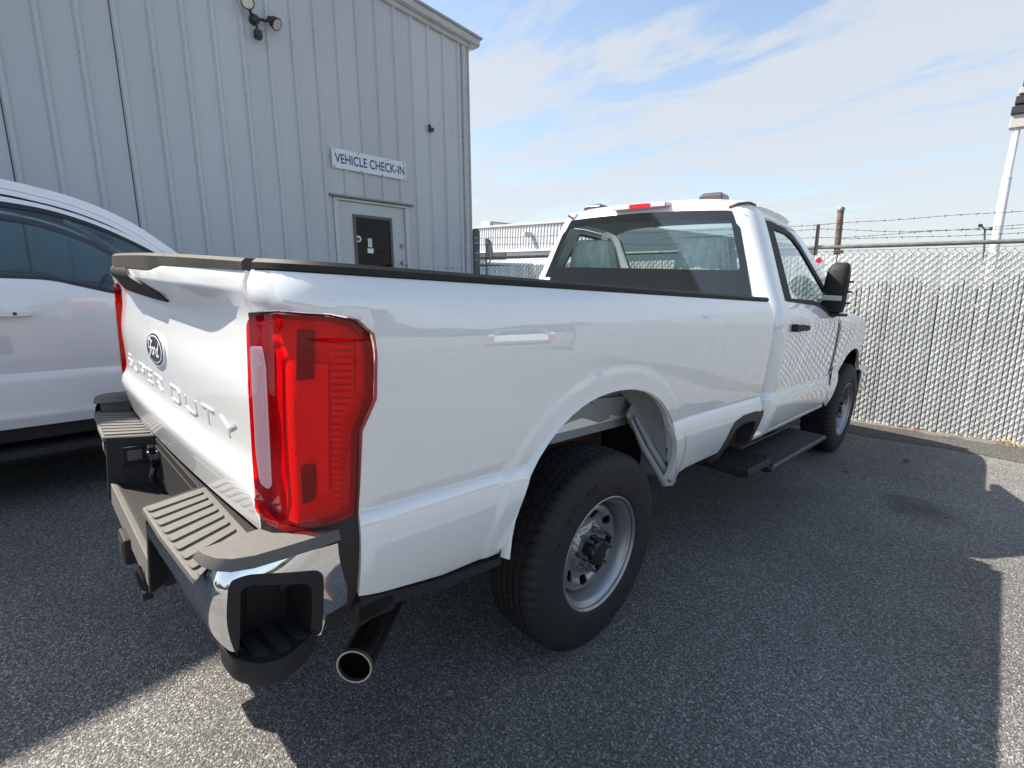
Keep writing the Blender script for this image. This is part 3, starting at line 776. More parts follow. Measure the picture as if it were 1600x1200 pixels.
def bumper(mir):
    chl = [(.010, .790), (.010, .632), (.060, .622), (.068, .5705), (.262, .5705), (.33, .555), (.45, .525), (SE - .022, .512), (SE - .018, .728), (.40, .742), (.375, .750), (.352, .775), (.325, .797), (.24, .800)]
    ch = panel('bumper_face', chl, lambda a, z: bump(a, z), CHROME, TR, (.5, -.7, 0), fr=FBU, sp=.016, holes=[trim], mir=mir, rim=.005, label='chrome bumper end')
    panel('step_trim', trim, lambda a, z: bump(a, z, .003), PLAST, ch, (.5, -.7, 0), fr=FBU, sp=.016, holes=[recess], mir=mir, rim=.006)
    # black skin behind and below the chrome
    panel('bumper_skin', [(.002, .800), (.002, .595), (.06, .578), (.30, .555), (.40, .53), (SE, .49), (SE, .752), (.405, .752), (.385, .756), (.355, .782), (.30, .800)], lambda a, z: bump(a, z, -.013), PLAST, TR, (.5, -.7, 0), fr=FBU, sp=.025, holes=[trim], mir=mir, rim=.005)
    # recess pocket: walls run inwards from the opening
    lp = dens_loop(recess, .02); O_ = Vector((.80, -.06, .69)); mb = MB()
    R0 = [bump(a, z, .001) for a, z in lp]; R1 = [bump(a, z, -.022) for a, z in lp]
    R2 = [p.lerp(Vector((.80, -.06, p.z)), .42) for p in R1]
    mb.loft([R0, R1, R2], caps=False); n_ = len(lp); mb.f.append(tuple(range(2 * n_, 3 * n_)))
    if mir: mb.mirror()
    P_('step_pocket', mb, mat('pocket_black', (.010, .010, .011), .6), ch, fr=FBU)
    # corner foot step
    tray = [(.82, -.10), (.845, -.150), (.875, -.170), (.945, -.163), (1.0, -.122), (1.012, -.080), (.985, -.02), (.955, .015), (.88, .02), (.83, .0)]
    tray = rounded(tray, .03)
    mb = MB(); cx = sum(p[0] for p in tray) / len(tray); cy = sum(p[1] for p in tray) / len(tray)
    def sc(k, z): return [Vector((cx + (p[0] - cx) * k, cy + (p[1] - cy) * k, z)) for p in tray]
    mb.loft([sc(.80, .530), sc(.93, .533), sc(.985, .550), sc(1.0, .582), sc(.985, .590), sc(.945, .590), sc(.925, .584), sc(.90, .584)])
    if mir: mb.mirror()
    st = P_('corner_step', mb, PLAST, fr=FBU, sharp=50)
    mb = MB()
    for k in range(3):
        y = -.132 + k * .042
        mb.prism(rounded([(.868, y), (.978 - .014 * abs(k - 1), y + .008), (.985 - .014 * abs(k - 1), y + .036), (.862, y + .026)], .008), 2, .583, .5885)
    if mir: mb.mirror()
    P_('step_tread', mb, PADD, st, fr=FBU, bev=.002)
    # top pad: low step with slats
    y0 = lambda x: -.222 + .04 * max(0, (x - .4) / .5)**2
    mb = MB(); mb.prism([(.408, -.222), (.60, -.219), (.86, -.206), (.905, -.19), (.90, -.06), (.345, -.06)], 2, .735, .755)
    if mir: mb.mirror()
    pad = P_('step_pad', mb, PADM, fr=FBU, bev=.004)
    mb = MB()
    for k in range(9):
        xf_ = .425 + k * .0535; xb = .372 + k * .0495
        poly = rounded([(xf_, -.216 + .0022 * k), (xf_ + .036, -.215 + .0022 * k), (xb + .034, -.078), (xb, -.078)], .01)
        if k == 8: poly = rounded([(xf_ + .0, -.196), (xf_ + .022, -.194), (xb + .014, -.13), (xb - .004, -.12)], .006)
        m2 = MB(); m2.prism(poly, 2, .753, .7605)
        if mir: m2.mirror()
        P_('pad_slat', m2, PADM, pad, fr=FBU, bev=.0025)
    # raised corner with its sloping shoulder
    out_ = [(.972, .085), (.980, .02), (.980, -.06), (.978, -.120), (.965, -.158), (.94, -.182), (.905, -.196), (.885, -.199)]
    inn_ = [(.868, -.12), (.862, -.075), (.90, -.060), (.925, -.03), (.93, .085)]
    lowi = [(.842, -.12), (.84, -.065), (.885, -.045), (.925, -.02), (.93, .085)]
    lo_o = [(x + .003, y - .003) for x, y in out_[:-1]] + [(.862, -.204)]
    mb = MB(); f_ = lambda pts, z: [Vector((x, y, z)) for x, y in pts]
    mb.loft([f_(lo_o + lowi, .7975 - .0), f_(lo_o + lowi, .80), f_([(x * .997, y * .99) for x, y in out_] + inn_, .8225)])
    mb2 = MB(); mb2.loft([f_([(.880, -.180), (.925, -.165), (.93, -.10), (.852, -.070)], .74), f_([(.880, -.180), (.925, -.165), (.93, -.10), (.852, -.070)], .80)]); mb.add(mb2.v, mb2.f)
    if mir: mb.mirror()
    P_('corner_pad', mb, PADM, pad, fr=FBU, bev=.004)
    # strip between pad and gate
    mb = MB().box((.33, -.058, .70), (.93, -.038, .752)); mb.box((.33, -.036, .72), (.80, -.024, .762))
    if mir: mb.mirror()
    P_('gate_sill', mb, PLAST, fr=FBU)
    # inner cheek beside the number-plate bay
    mb = MB(); mb.prism([(-.222, .50), (-.06, .56), (-.06, .754), (-.214, .754)], 0, .36, .385)
    mb.v = [Vector((p.x + (.035 if p.y < -.1 else -.035) * 1.0, p.y, p.z)) for p in mb.v]
    if mir: mb.mirror()
    P_('bay_cheek', mb, PLAST, fr=FBU, bev=.004)
both(bumper)
mb = MB().box((-.36, -.07, .57), (.36, -.045, .745)); mb.box((-.34, -.075, .60), (.34, -.07, .72)); P_('plate_bay', mb, PLAST, fr=FBU, bev=.003)
mb = MB(); mb.prism([(-.195, .50), (-.06, .50), (-.06, .556), (-.195, .560)], 0, -.385, .40)
P_('bay_floor', mb, PLAST, fr=FBU, bev=.004)
mb = MB(); mb.prism([(-.216, .49), (-.185, .49), (-.178, .556), (-.195, .572), (-.213, .575)], 0, -.385, .40)
P_('bay_lip', mb, PADM, fr=FBU, bev=.004)
mb = MB(); mb.box((-.40, -.10, .42), (.40, .10, .50)); mb.box((-.06, -.235, .43), (.06, -.05, .52)); P_('hitch_receiver', mb, STEELD, fr=FBU, bev=.008)
P_('receiver_hole', MB().box((-.038, -.237, .45), (.038, -.2345, .505)), BLACKIN, fr=FBU)
mb = MB(); mb.tube([(.30, -.20, .44), (.30, -.226, .44)], .016, 12); mb.tube([(.30, -.21, .44), (.285, -.225, .47), (.27, -.23, .50), (.285, -.225, .525), (.31, -.222, .50), (.305, -.21, .45)], .006, 8); P_('chain_loop', mb, STEELD, fr=FBU)
# plate lamp and trailer socket on the left cheek
mb = MB(); mb.box((-.352, -.160, .662), (-.342, -.110, .705)); P_('plate_lamp', mb, mat('lamp_lens', (.12, .12, .13), .15, coat=1), fr=FBU, bev=.004, label='small rectangular number plate lamp')
mb = MB()
for a, b in (((-.345, -.175, .645), (-.336, -.165, .72)), ((-.345, -.105, .645), (-.336, -.095, .72)), ((-.345, -.175, .71), (-.336, -.095, .72)), ((-.345, -.175, .645), (-.336, -.095, .655))): mb.box(a, b)
P_('lamp_bezel', mb, PLAST, fr=FBU)
mb = MB(); mb.tube([(-.26, -.05, .69), (-.26, -.095, .68)], .032, 20); mb.tube([(-.26, -.095, .685), (-.26, -.105, .683)], .036, 20); mb.box((-.28, -.108, .70), (-.24, -.085, .735)); mb.tube([(-.255, -.09, .655), (-.25, -.10, .62), (-.26, -.095, .59)], .012, 8)
P_('trailer_socket', mb, PLASTG, fr=FBU, bev=.002)

# ---------------- cab
band_out = rounded([(-.845, 1.365), (.845, 1.365), (.822, 1.43), (.655, 1.905), (.60, 1.925), (.3, 1.938), (0, 1.942), (-.3, 1.938), (-.60, 1.925), (-.655, 1.905), (-.822, 1.43)], .03)
band_in = rounded([(-.735, 1.572), (.735, 1.572), (.62, 1.865), (.3, 1.885), (0, 1.889), (-.3, 1.885), (-.62, 1.865)], .035)
def backf(off): return lambda x, z: Vector((x, cabback_y(x, z) - off, z))
bk = panel('cab_back', [(-.86, .85), (.86, .85), (.86, 1.42), (.68, 1.90), (.655, 1.97), (.5, 1.990), (.25, 2.001), (0, 2.004), (-.25, 2.001), (-.5, 1.990), (-.655, 1.97), (-.68, 1.90), (-.86, 1.42)], backf(0), PAINT, TR, (0, -1, 0), sp=.05, rim=0, holes=[band_in])
bg_ = panel('rear_window', band_out, backf(.006), GLASSB, TR, (0, -1, 0), sp=.04, holes=[band_in], rim=.006)
panel('window_pane', band_in, backf(.0055), GLASSC, bg_, (0, -1, 0), sp=.05, rim=0)
panel('window_sticker', [(-.80, 1.455), (-.735, 1.455), (-.735, 1.49), (-.80, 1.49)], backf(.008), PAPER, bg_, (0, -1, 0), rim=0)
for k in range(5):
    panel('sticker_print', [(-.795 + .01 * (k % 2), 1.481 - .005 * k), (-.74 - .012 * (k % 3), 1.481 - .005 * k), (-.74 - .012 * (k % 3), 1.4795 - .005 * k), (-.795 + .01 * (k % 2), 1.4795 - .005 * k)], backf(.0085), mat('sticker_ink', (.15, .14, .15), .6), bg_, (0, -1, 0), rim=0)
def ccorner(mir):
    L_ = CR * PI / 2
    o = [(.035, .62), (.035, 1.40), (.045, 1.55), (.075, 1.94), (.05, 1.975), (-.06, 1.985), (-L_, 1.98), (-L_ - .012, 1.95), (-L_ - .012, .62)]
    panel('cab_corner', o, cabcorner, PAINT, TR, (.7, -.7, 0), sp=.035, mir=mir, rim=.02, lines=[((-.15, .882), (.035, .882)), ((-.15, .868), (.035, .868))])
both(ccorner)
rf = panel('roof', [(-.66, 2.735), (.66, 2.735), (.71, 2.75), (.718, 3.38), (.66, 3.46), (-.66, 3.46), (-.718, 3.38), (-.71, 2.75)], lambda x, y: Vector((x, y, roofz(x, y))), PAINT, TR, (0, 0, 1), sp=.04, rim=.03, lines=[((s_ * xx, 2.74), (s_ * xx, 3.46)) for s_ in (-1, 1) for xx in (.60, .63, .655, .675, .69, .703)])
mb = MB()   # header between roof and rear window
# roof rails, drip trim
def rtrim(mir):
    mb = MB(); pts = [(.600, 2.690, 1.946), (.648, 2.702, 1.966), (.688, 2.744, 1.974), (.704, 2.80, 1.966)]
    rings = []
    for x, y, z in pts: w_ = .008; rings.append([Vector((x - w_, y, z - .012)), Vector((x - w_ * .9, y - .002, z + .002)), Vector((x + w_ * .9, y - .002, z + .001)), Vector((x + w_, y, z - .012))])
    mb.loft(rings)
    if mir: mb.mirror()
    P_('roof_trim', mb, mat('trim_grey', (.07, .065, .06), .5))
both(rtrim)
# high stop lamp
mb = MB(); mb.prism(rounded([(-.215, 1.966), (.175, 1.972), (.20, 1.984), (.19, 2.003), (-.19, 2.0), (-.23, 1.974)], .01), 1, 2.668, 2.76)
sl_ = P_('stop_lamp', mb, SILVER, bev=.004)
P_('red_section', MB().box((-.085, 2.660, 1.971), (.075, 2.72, 2.0005)), mat('stop_red', (.75, .02, .025), .15, coat=1, bump=(300, .5, .002)), sl_, bev=.003)
P_('clear_section', MB().box((-.20, 2.662, 1.971), (-.088, 2.72, 1.997)), mat('lamp_clear', (.75, .75, .78), .12, coat=1, bump=(220, .6, .003)), sl_, bev=.003)
P_('clear_section', MB().box((.078, 2.662, 1.975), (.182, 2.72, 2.0)), mat('lamp_clear'), sl_, bev=.003)
for x in (-.50, .425):
    mb = MB(); z = roofz(x, 2.84); mb.loft([[Vector((x + sx * .078 * k, 2.84 + sy * .06 * k + .01 * (1 - k) * 4, z - .012 + hh)) for sx, sy in ((-1, -1), (1, -1), (1, 1), (-1, 1))] for k, hh in ((1, 0), (.93, .036), (.72, .050))])
    P_('clearance_lamp', mb, mat('smoke_lens', (.045, .035, .03), .2, coat=1), bev=.008)
# side greenhouse: pillars and roof rail around the door
def cside(mir):
    o = [(2.79, 1.935), (3.0, 1.952), (3.25, 1.948), (3.40, 1.925), (3.56, 1.865), (4.22, 1.44), (4.22, 1.36), (4.02, 1.36), (4.02, 1.415), (3.51, 1.815), (3.38, 1.877), (3.25, 1.900), (3.0, 1.908), (2.83, 1.902)]
    panel('roof_rail', o, lambda y, z: cabside(y, z, .001), PAINT, TR, (1, 0, .3), sp=.03, mir=mir, rim=.02)
    # windscreen pillar inner, door frame
    do = [(2.783, .64), (2.783, 1.405), (2.80, 1.55), (2.838, 1.895), (3.0, 1.902), (3.245, 1.894), (3.37, 1.872), (3.50, 1.808), (3.985, 1.42), (4.0, 1.36), (4.03, .90), (4.02, .64)]
    wo_ = [(2.90, 1.425), (2.955, 1.865), (3.0, 1.868), (3.23, 1.862), (3.35, 1.838), (3.47, 1.780), (3.84, 1.475), (3.84, 1.36), (3.80, 1.345), (3.70, 1.36), (3.50, 1.405), (3.40, 1.412)]
    dr = panel('door', do, lambda y, z: cabside(y, z), PAINT, TR, (1, 0, 0), sp=.03, mir=mir, rim=.02, holes=[wo_], lines=[((2.783, .882), (4.03, .882)), ((2.783, .868), (4.03, .868))])
    fo = [(2.815, 1.412), (2.862, 1.887), (3.0, 1.893), (3.245, 1.885), (3.37, 1.862), (3.495, 1.797), (3.935, 1.440), (3.955, 1.33), (3.82, 1.318), (3.70, 1.345), (3.50, 1.39), (3.40, 1.398)]
    fi = [(2.935, 1.43), (2.985, 1.845), (3.0, 1.848), (3.23, 1.843), (3.34, 1.820), (3.46, 1.762), (3.76, 1.50), (3.76, 1.385), (3.70, 1.38), (3.50, 1.42), (3.40, 1.43)]
    panel('window_seal', fo, lambda y, z: cabside(y, z, .003), PLASTG if False else PLAST, dr, (1, 0, 0), sp=.04, mir=mir, rim=.012, holes=[fi])
    panel('window_pane', fi, lambda y, z: cabside(y, z, -.006), GLASSC, dr, (1, 0, 0), sp=.06, mir=mir, rim=0)
    # handle
    mb = MB(); yh = 2.93
    X = cabside(yh, 1.26).x
    mb.loft([[Vector((X + .002 + .034 * w_, y, 1.258 + dz)) for w_, dz in ((0, -.018 * k), (1, -.016 * k), (1, .016 * k), (0, .018 * k))] for y, k in ((2.85, .9), (2.86, 1.25), (2.91, 1.35), (2.935, 1.1), (3.07, 1.05), (3.105, .9))])
    if mir: mb.mirror()
    P_('door_handle', mb, PLAST, dr, bev=.005)
    # rocker
    ro = [(2.60, .60), (4.10, .60), (4.17, .66), (4.12, .72), (4.03, .72), (4.02, .633), (2.79, .633), (2.78, .633), (2.60, .615)]
    mb = MB(); rings = []
    for y in [2.56 + .08 * i for i in range(20)]:
        X = .965 + narrow(y); rings.append([Vector((X - .10, y, .66)), Vector((X, y, .645)), Vector((X + .012, y, .630)), Vector((X + .008, y, .612)), Vector((X - .03, y, .585)), Vector((X - .12, y, .58))])
    mb.loft(rings)
    if mir: mb.mirror()
    P_('rocker', mb, PAINT)
    # fender
    arch = archloop(FAY, FAA, FAB, .60)
    fo2 = [(4.04, .66), (4.035, .90), (4.005, 1.36), (4.10, 1.372), (4.4, 1.36), (4.8, 1.335), (5.10, 1.285), (5.28, 1.20), (5.33, 1.05), (5.32, .80), (5.28, .66)] + arch[::-1]
    fd = panel('fender', fo2, fender, PAINT, TR, (1, 0, 0), sp=.035, mir=mir, rim=.02)
    vo_ = [(3.955, 1.31), (4.07, 1.325), (4.09, 1.24), (4.085, 1.05), (4.06, .92), (4.035, .80), (4.02, .80), (4.02, 1.05), (3.99, 1.26)]
    v_ = panel('fender_vent', rounded([(4.005, 1.325), (4.075, 1.330), (4.095, 1.28), (4.085, 1.05), (4.045, .80), (4.03, .80), (4.03, 1.05), (4.015, 1.24)], .01), lambda y, z: fender(y, z, .006), PLASTG, fd, (1, 0, 0), sp=.03, mir=mir, rim=.01)
    for k in range(7):
        z = 1.28 - k * .062
        panel('vent_mark', [(4.035, z), (4.072, z), (4.072, z - .012), (4.035, z - .03)], lambda y, z: fender(y, z, .009), LOGOW, v_, (1, 0, 0), sp=.05, mir=mir, rim=.002)
    panel('mud_flap', [(5.14, .84), (5.26, .80), (5.20, .55), (5.10, .50)], lambda y, z: Vector((.955, y, z)), PLAST, TR, (1, 0, 0), mir=mir, rim=.12)
both(cside)
# hood, cowl, windscreen, nose
hd = panel('hood', [(-.86, 4.10), (.86, 4.10), (.86, 4.6), (.82, 5.05), (.72, 5.36), (-.72, 5.36), (-.82, 5.05), (-.86, 4.6)], lambda x, y: Vector((x, y, curve([(4.1, 1.42), (4.6, 1.405), (5.0, 1.365), (5.2, 1.32), (5.36, 1.23)])(y) + .02 * sstep(.3, .55, abs(x)) - .09 * (abs(x) / .86)**6)), PAINT, TR, (0, 0, 1), sp=.07, rim=.05)
ws = panel('windscreen', [(-.80, 1.43), (.80, 1.43), (.66, 1.93), (-.66, 1.93)], lambda x, z: Vector((x, 4.20 - (z - 1.43) * 1.50 - .10 * (x / .8)**2, z)), GLASSC, TR, (0, 1, 1), sp=.1, rim=0)
P_('cowl', MB().box((-.84, 4.02, 1.30), (.84, 4.22, 1.41)), PLAST, bev=.02)
mb = MB().box((-.80, 5.22, .95), (.80, 5.40, 1.20)); P_('grille', mb, PLASTG, bev=.03)
for k in range(3): P_('grille_bar', MB().box((-.72, 5.39, 1.0 + k * .07), (.72, 5.415, 1.03 + k * .07)), PLAST, bev=.006)
for s_ in (-1, 1):
    mb = MB().box((.62, 5.20, .98), (.90, 5.36, 1.22))
    if s_ < 0: mb.mirror()
    P_('headlight', mb, mat('lamp_clear'), bev=.03)
P_('front_bumper', MB().box((-.96, 5.18, .60), (.96, 5.50, .86)), CHROME, bev=.05)
P_('air_dam', MB().box((-.85, 5.15, .42), (.85, 5.40, .60)), PLAST, bev=.03)
# mirrors
def mirr(mir):
    rings = []
    for z, k, dy in ((1.352, .35, 0), (1.36, .85, 0), (1.41, 1, 0), (1.56, 1, 0), (1.645, .93, 0), (1.69, .75, .01), (1.705, .45, .012)):
        cx = .965 + (1 - k) * .02
        rings.append([Vector((cx + .074 * k * math.copysign(abs(math.cos(t))**.6, math.cos(t)), 3.78 + dy + (.062 * k) * math.copysign(abs(math.sin(t))**.7, math.sin(t)), z)) for t in [2 * PI * i / 24 for i in range(24)]])
    mb = MB().loft(rings)
    if mir: mb.mirror()
    mm = P_('side_mirror', mb, PLAST, sharp=60)
    mb = MB().box((.905, 3.712, 1.438), (1.026, 3.722, 1.474))
    if mir: mb.mirror()
    P_('marker_lens', mb, mat('marker_glass', (.55, .56, .57), .15, coat=1, bump=(120, .8, .004)), mm, bev=.006)
    mb = MB().box((.885, 3.72, 1.330), (1.03, 3.96, 1.352)); mb.box((.86, 3.76, 1.35), (.93, 3.98, 1.45))
    if mir: mb.mirror()
    P_('mirror_base', mb, PLAST, mm, bev=.008)
    mb = MB()
    for z in (1.42, 1.50, 1.57): mb.box((1.03, 3.80, z), (1.052, 3.86, z + .012))
    if mir: mb.mirror()
    P_('mirror_clip', mb, PLAST, mm)
both(mirr)
# bed side step opening and running board (right side)
so_ = [(2.04, .575), (2.085, .67), (2.125, .755), (2.165, .79), (2.27, .81), (2.44, .81), (2.50, .80), (2.55, .80), (2.55, .77), (2.525, .69), (2.52, .60), (2.47, .60), (2.475, .69), (2.455, .745), (2.42, .758), (2.27, .762), (2.19, .742), (2.16, .70), (2.12, .58)]
panel('step_surround', so_, lambda y, z: Vector((xbody(z) + .004, y, z)), PADD, TR, (1, 0, 0), sp=.04, rim=.08)
P_('step_cavity', MB().box((.70, 2.02, .56), (.92, 2.56, .83)), BLACKIN)
mb = MB()
mb.loft([[Vector((x, y, z)) for x, z in ((.84, .525), (1.09, .52), (1.132, .54), (1.12, .575), (.84, .59))] for y in (2.12, 2.16, 2.40, 2.43)])
bs = P_('bed_step', mb, PLAST, bev=.01)
mb = MB()
for k in range(7): mb.box((.86, 2.14 + k * .04, .575), (1.118, 2.158 + k * .04, .592))
P_('step_tread', mb, PLAST, bs, bev=.003)
def runb(mir):
    mb = MB(); mb.loft([[Vector((x, y, z)) for x, z in ((.88, .488), (1.10, .488), (1.142, .500), (1.14, .515), (1.11, .523), (.88, .523))] for y in (2.42, 2.46, 3.46, 3.50)])
    if mir: mb.mirror()
    rb = P_('running_board', mb, PLAST, bev=.008)
    mb = MB()
    for k in range(34):
        y = 2.475 + k * .0295; mb.box((.90, y, .520), (1.125, y + .016, .530))
    if mir: mb.mirror()
    P_('tread_rib', mb, PADD, rb, kind=None)
    mb = MB().box((.885, 2.46, .52), (.90, 3.46, .536)); mb.box((1.127, 2.46, .512), (1.135, 3.46, .530))
    if mir: mb.mirror()
    P_('board_edge', mb, PADM, rb, bev=.002)
    mb = MB()
    for y in (2.6, 3.3): mb.box((.45, y, .47), (.95, y + .06, .51))
    if mir: mb.mirror()
    P_('board_bracket', mb, UNDER, rb)
both(runb)
# ---------------- interior
P_('cab_floor', MB().box((-.80, 2.75, .62), (.80, 4.1, .70)), DASH)
P_('back_trim', MB().box((-.80, 2.74, .70), (.80, 2.78, 1.50)), DASH)
panel('headliner', [(-.70, 2.70), (.70, 2.70), (.70, 3.42), (-.70, 3.42)], lambda x, y: Vector((x, y, roofz(x, y) - .05)), HEADL, TR, (0, 0, -1), sp=.1, rim=0)
P_('dashboard', MB().box((-.80, 3.72, .95), (.80, 4.12, 1.40)), DASH, bev=.05)
mb = MB(); c0 = Vector((-.40, 3.50, 1.36)); ax = Vector((0, -.88, .47)).normalized(); u = Vector((1, 0, 0)); v = ax.cross(u)
mb.tube([c0 + (u * math.cos(t) + v * math.sin(t)) * .185 for t in [2 * PI * i / 32 for i in range(32)]], .016, 8, closed=True)
mb.tube([c0 - v * .17, c0, c0 - ax * .25], .022, 8); mb.tube([c0 - u * .17, c0 + u * .17], .018, 8); P_('steering_wheel', mb, DASH)
def seat(x0, x1, cover, cx):
    x0 -= .07; x1 -= .07; cx -= .07
    mb = MB(); mb.box((x0, 2.95, .95), (x1, 3.45, 1.13)); P_('seat_cushion', mb, SEATM, bev=.05, seg=3)
    mb = MB(); mb.loft([[Vector((x0, 2.93 - dy, z)), Vector((x1, 2.93 - dy, z)), Vector((x1, 3.07 - dy, z)), Vector((x0, 3.07 - dy, z))] for z, dy in ((1.05, 0), (1.3, .04), (1.58, .09))]); P_('seat_back', mb, SEATM, bev=.05, seg=3)
    mb = MB(); w_ = (x1 - x0) * .5
    rings = []
    for z, k, dy in ((1.30, 1.12, .03), (1.50, 1.1, .07), (1.62, 1.02, .08), (1.70, .92, .09), (1.785, .84, .10), (1.795, .6, .10)):
        rings.append([Vector((cx + w_ * k * .86 * math.copysign(abs(math.cos(t))**.45, math.cos(t)) * (1 + .03 * math.sin(9 * t)), 2.99 - dy + .085 * k * math.copysign(abs(math.sin(t))**.6, math.sin(t)) + .006 * math.sin(17 * t), z)) for t in [2 * PI * i / 56 for i in range(56)]])
    mb.loft(rings)
    P_('plastic_cover', mb, WRAPM, sharp=60)
seat(-.70, -.25, True, -.46); seat(.25, .70, True, .46)
P_('centre_console', MB().box((-.20, 2.92, .95), (.18, 3.3, 1.50)), DASH, bev=.04, seg=3)
mb = MB().box((-.08, 3.62, 1.76), (.10, 3.65, 1.83)); P_('rear_view_mirror', mb, PLASTG, bev=.01)

# ---------------- wheels
RR_ = .400
def tyre_prof():
    pts = [(.222, .100), (.232, .118), (.250, .124), (.285, .127), (.315, .1265), (.345, .1235), (.362, .119), (.378, .112), (.389, .104), (.396, .094)]
    tread = [(.399, .078), (.3995, .066), (.391, .064), (.391, .057), (.400, .055), (.4005, .034), (.391, .032), (.391, .025), (.401, .023), (.401, .004), (.3915, .003)]
    half = pts + tread
    return half + [(r, -h) for r, h in reversed(half)]
TP = tyre_prof()
def tmod(i, j):
    h = TP[i][1]; r = TP[i][0]; k = j % 5
    if .374 < r < .3905 and abs(h) > .098: return -.0075 if k in (0, 1) else 0
    if r >= .3905 and abs(h) > .065: return -.0085 if k == 0 else 0
    if r > .395: return -.006 if (j + (2 if h > 0 else 0)) % 5 == 3 else 0
    return 0
def build_wheel(name, mbs=None):
    I = Matrix.Identity(4)
    ty = MB().lathe(TP, I, 300, mod=tmod)
    rim = MB().lathe([(.214, -.10), (.196, -.08), (.188, -.04), (.186, .02), (.190, .045), (.197, .062), (.200, .088), (.207, .098), (.216, .101), (.220, .107), (.228, .1085), (.2325, .113), (.2325, .118), (.229, .1195), (.2245, .117), (.221, .111)], I, 96)
    # disc with eight hand-holes
    def disc(x, y):
        r = math.hypot(x, y)
        h = curve([(.04, .062), (.078, .062), (.092, .060), (.104, .045), (.125, .046), (.150, .058), (.168, .057), (.180, .046), (.19, .026)])(r)
        return Vector((h, x, y))
    circ = [(.189 * math.cos(2 * PI * i / 72), .189 * math.sin(2 * PI * i / 72)) for i in range(72)]
    hub = [(.055 * math.cos(2 * PI * i / 32), .055 * math.sin(2 * PI * i / 32)) for i in range(32)]
    holes = [hub]
    for k in range(8):
        a0 = math.radians(22.5 + 45 * k + 8); hl = []
        for i in range(16):
            t = 2 * PI * i / 16; rr = .138 + .019 * math.copysign(abs(math.sin(t))**.8, math.sin(t)); aa = a0 + .175 * math.copysign(abs(math.cos(t))**.8, math.cos(t)); hl.append((rr * math.cos(aa), rr * math.sin(aa)))
        holes.append(hl)
    return ty, rim, (circ, disc, holes)
TY, RIM, DISC = build_wheel('w')
def wheel_meshes():
    """returns (name, mesh) pairs built once and shared"""
    out = []
    out.append(('tyre', mesh_of('tyre', TY, RUBBER, 60)))
    out.append(('rim', mesh_of('rim', RIM, ARGENT, 40)))
    tmp = bpy.data.objects.new('tmp_disc_parent', None); ORG[tmp.name] = Vector((0, 0, 0))
    d = panel('wheel_disc', DISC[0], DISC[1], ARGENT, tmp, (1, 0, 0), fr=FT, sp=.012, holes=DISC[2], rim=.008)
    dm = d.data; bpy.data.objects.remove(d); bpy.data.objects.remove(tmp); out.append(('wheel_disc', dm))
    mb = MB().lathe([(.0, .112), (.030, .112), (.046, .108), (.050, .10), (.052, .06), (.056, .05)], Matrix.Identity(4), 32)
    for k in range(8):
        t = 2 * PI * k / 8; mb.box((.085, -.009 + .0, -.009), (.108, .009, .009), Matrix.Rotation(t, 4, 'X') @ Matrix.Translation((0, .044, 0)))
    out.append(('hub_cap', mesh_of('hub_cap', mb, PLASTG, 35)))
    mb = MB()
    mb.tube([(.058, 0, 0), (.078, 0, 0)], .0125, 6); mb.tube([(.078, 0, 0), (.108, 0, 0)], [.0075, .0065], 10)
    out.append(('lug_nut', mesh_of('lug_nut', mb, mat('lug_steel', (.3, .3, .31), .3, metal=.9), 35)))
    mb = MB().lathe([(.0, .0), (.13, .0), (.165, -.01), (.17, -.04), (.17, -.06), (.05, -.07)], Matrix.Identity(4), 40)
    out.append(('brake_disc', mesh_of('brake_disc', mb, STEELD, 35)))
    # raised sidewall lettering
    mb = MB()
    word = {'P': [[(0, 0), (0, 1), (1, 1), (1, .5), (0, .5)]], 'U': [[(0, 1), (0, 0), (1, 0), (1, 1)]], 'A': [[(0, 0), (.5, 1), (1, 0)], [(.25, .4), (.75, .4)]], 'I': [[(.5, 0), (.5, 1)]], 'R': [[(0, 0), (0, 1), (1, 1), (1, .5), (0, .5)], [(.5, .5), (1, 0)]],
            'G': [[(1, 1), (0, 1), (0, 0), (1, 0), (1, .5), (.6, .5)]], 'E': [[(1, 1), (0, 1), (0, 0), (1, 0)], [(0, .5), (.8, .5)]], 'N': [[(0, 0), (0, 1), (1, 0), (1, 1)]], 'L': [[(0, 1), (0, 0), (1, 0)]], 'M': [[(0, 0), (0, 1), (.5, .4), (1, 1), (1, 0)]], 'C': [[(1, 1), (0, 1), (0, 0), (1, 0)]], 'H': [[(0, 0), (0, 1)], [(1, 0), (1, 1)], [(0, .5), (1, .5)]]}
    a = math.radians(150)
    for ch in 'MICHELIN':
        for pl in word[ch]:
            pts = [Vector((.1255, (.292 + .034 * q[1]) * math.cos(a - .075 * q[0]), (.292 + .034 * q[1]) * math.sin(a - .075 * q[0]))) for q in pl]
            mb.tube(pts, .0035, 5)
        a -= .115
    out.append(('sidewall_lettering', mesh_of('sidewall_lettering', mb, RUBBER, 60)))
    return out
WM = wheel_meshes()
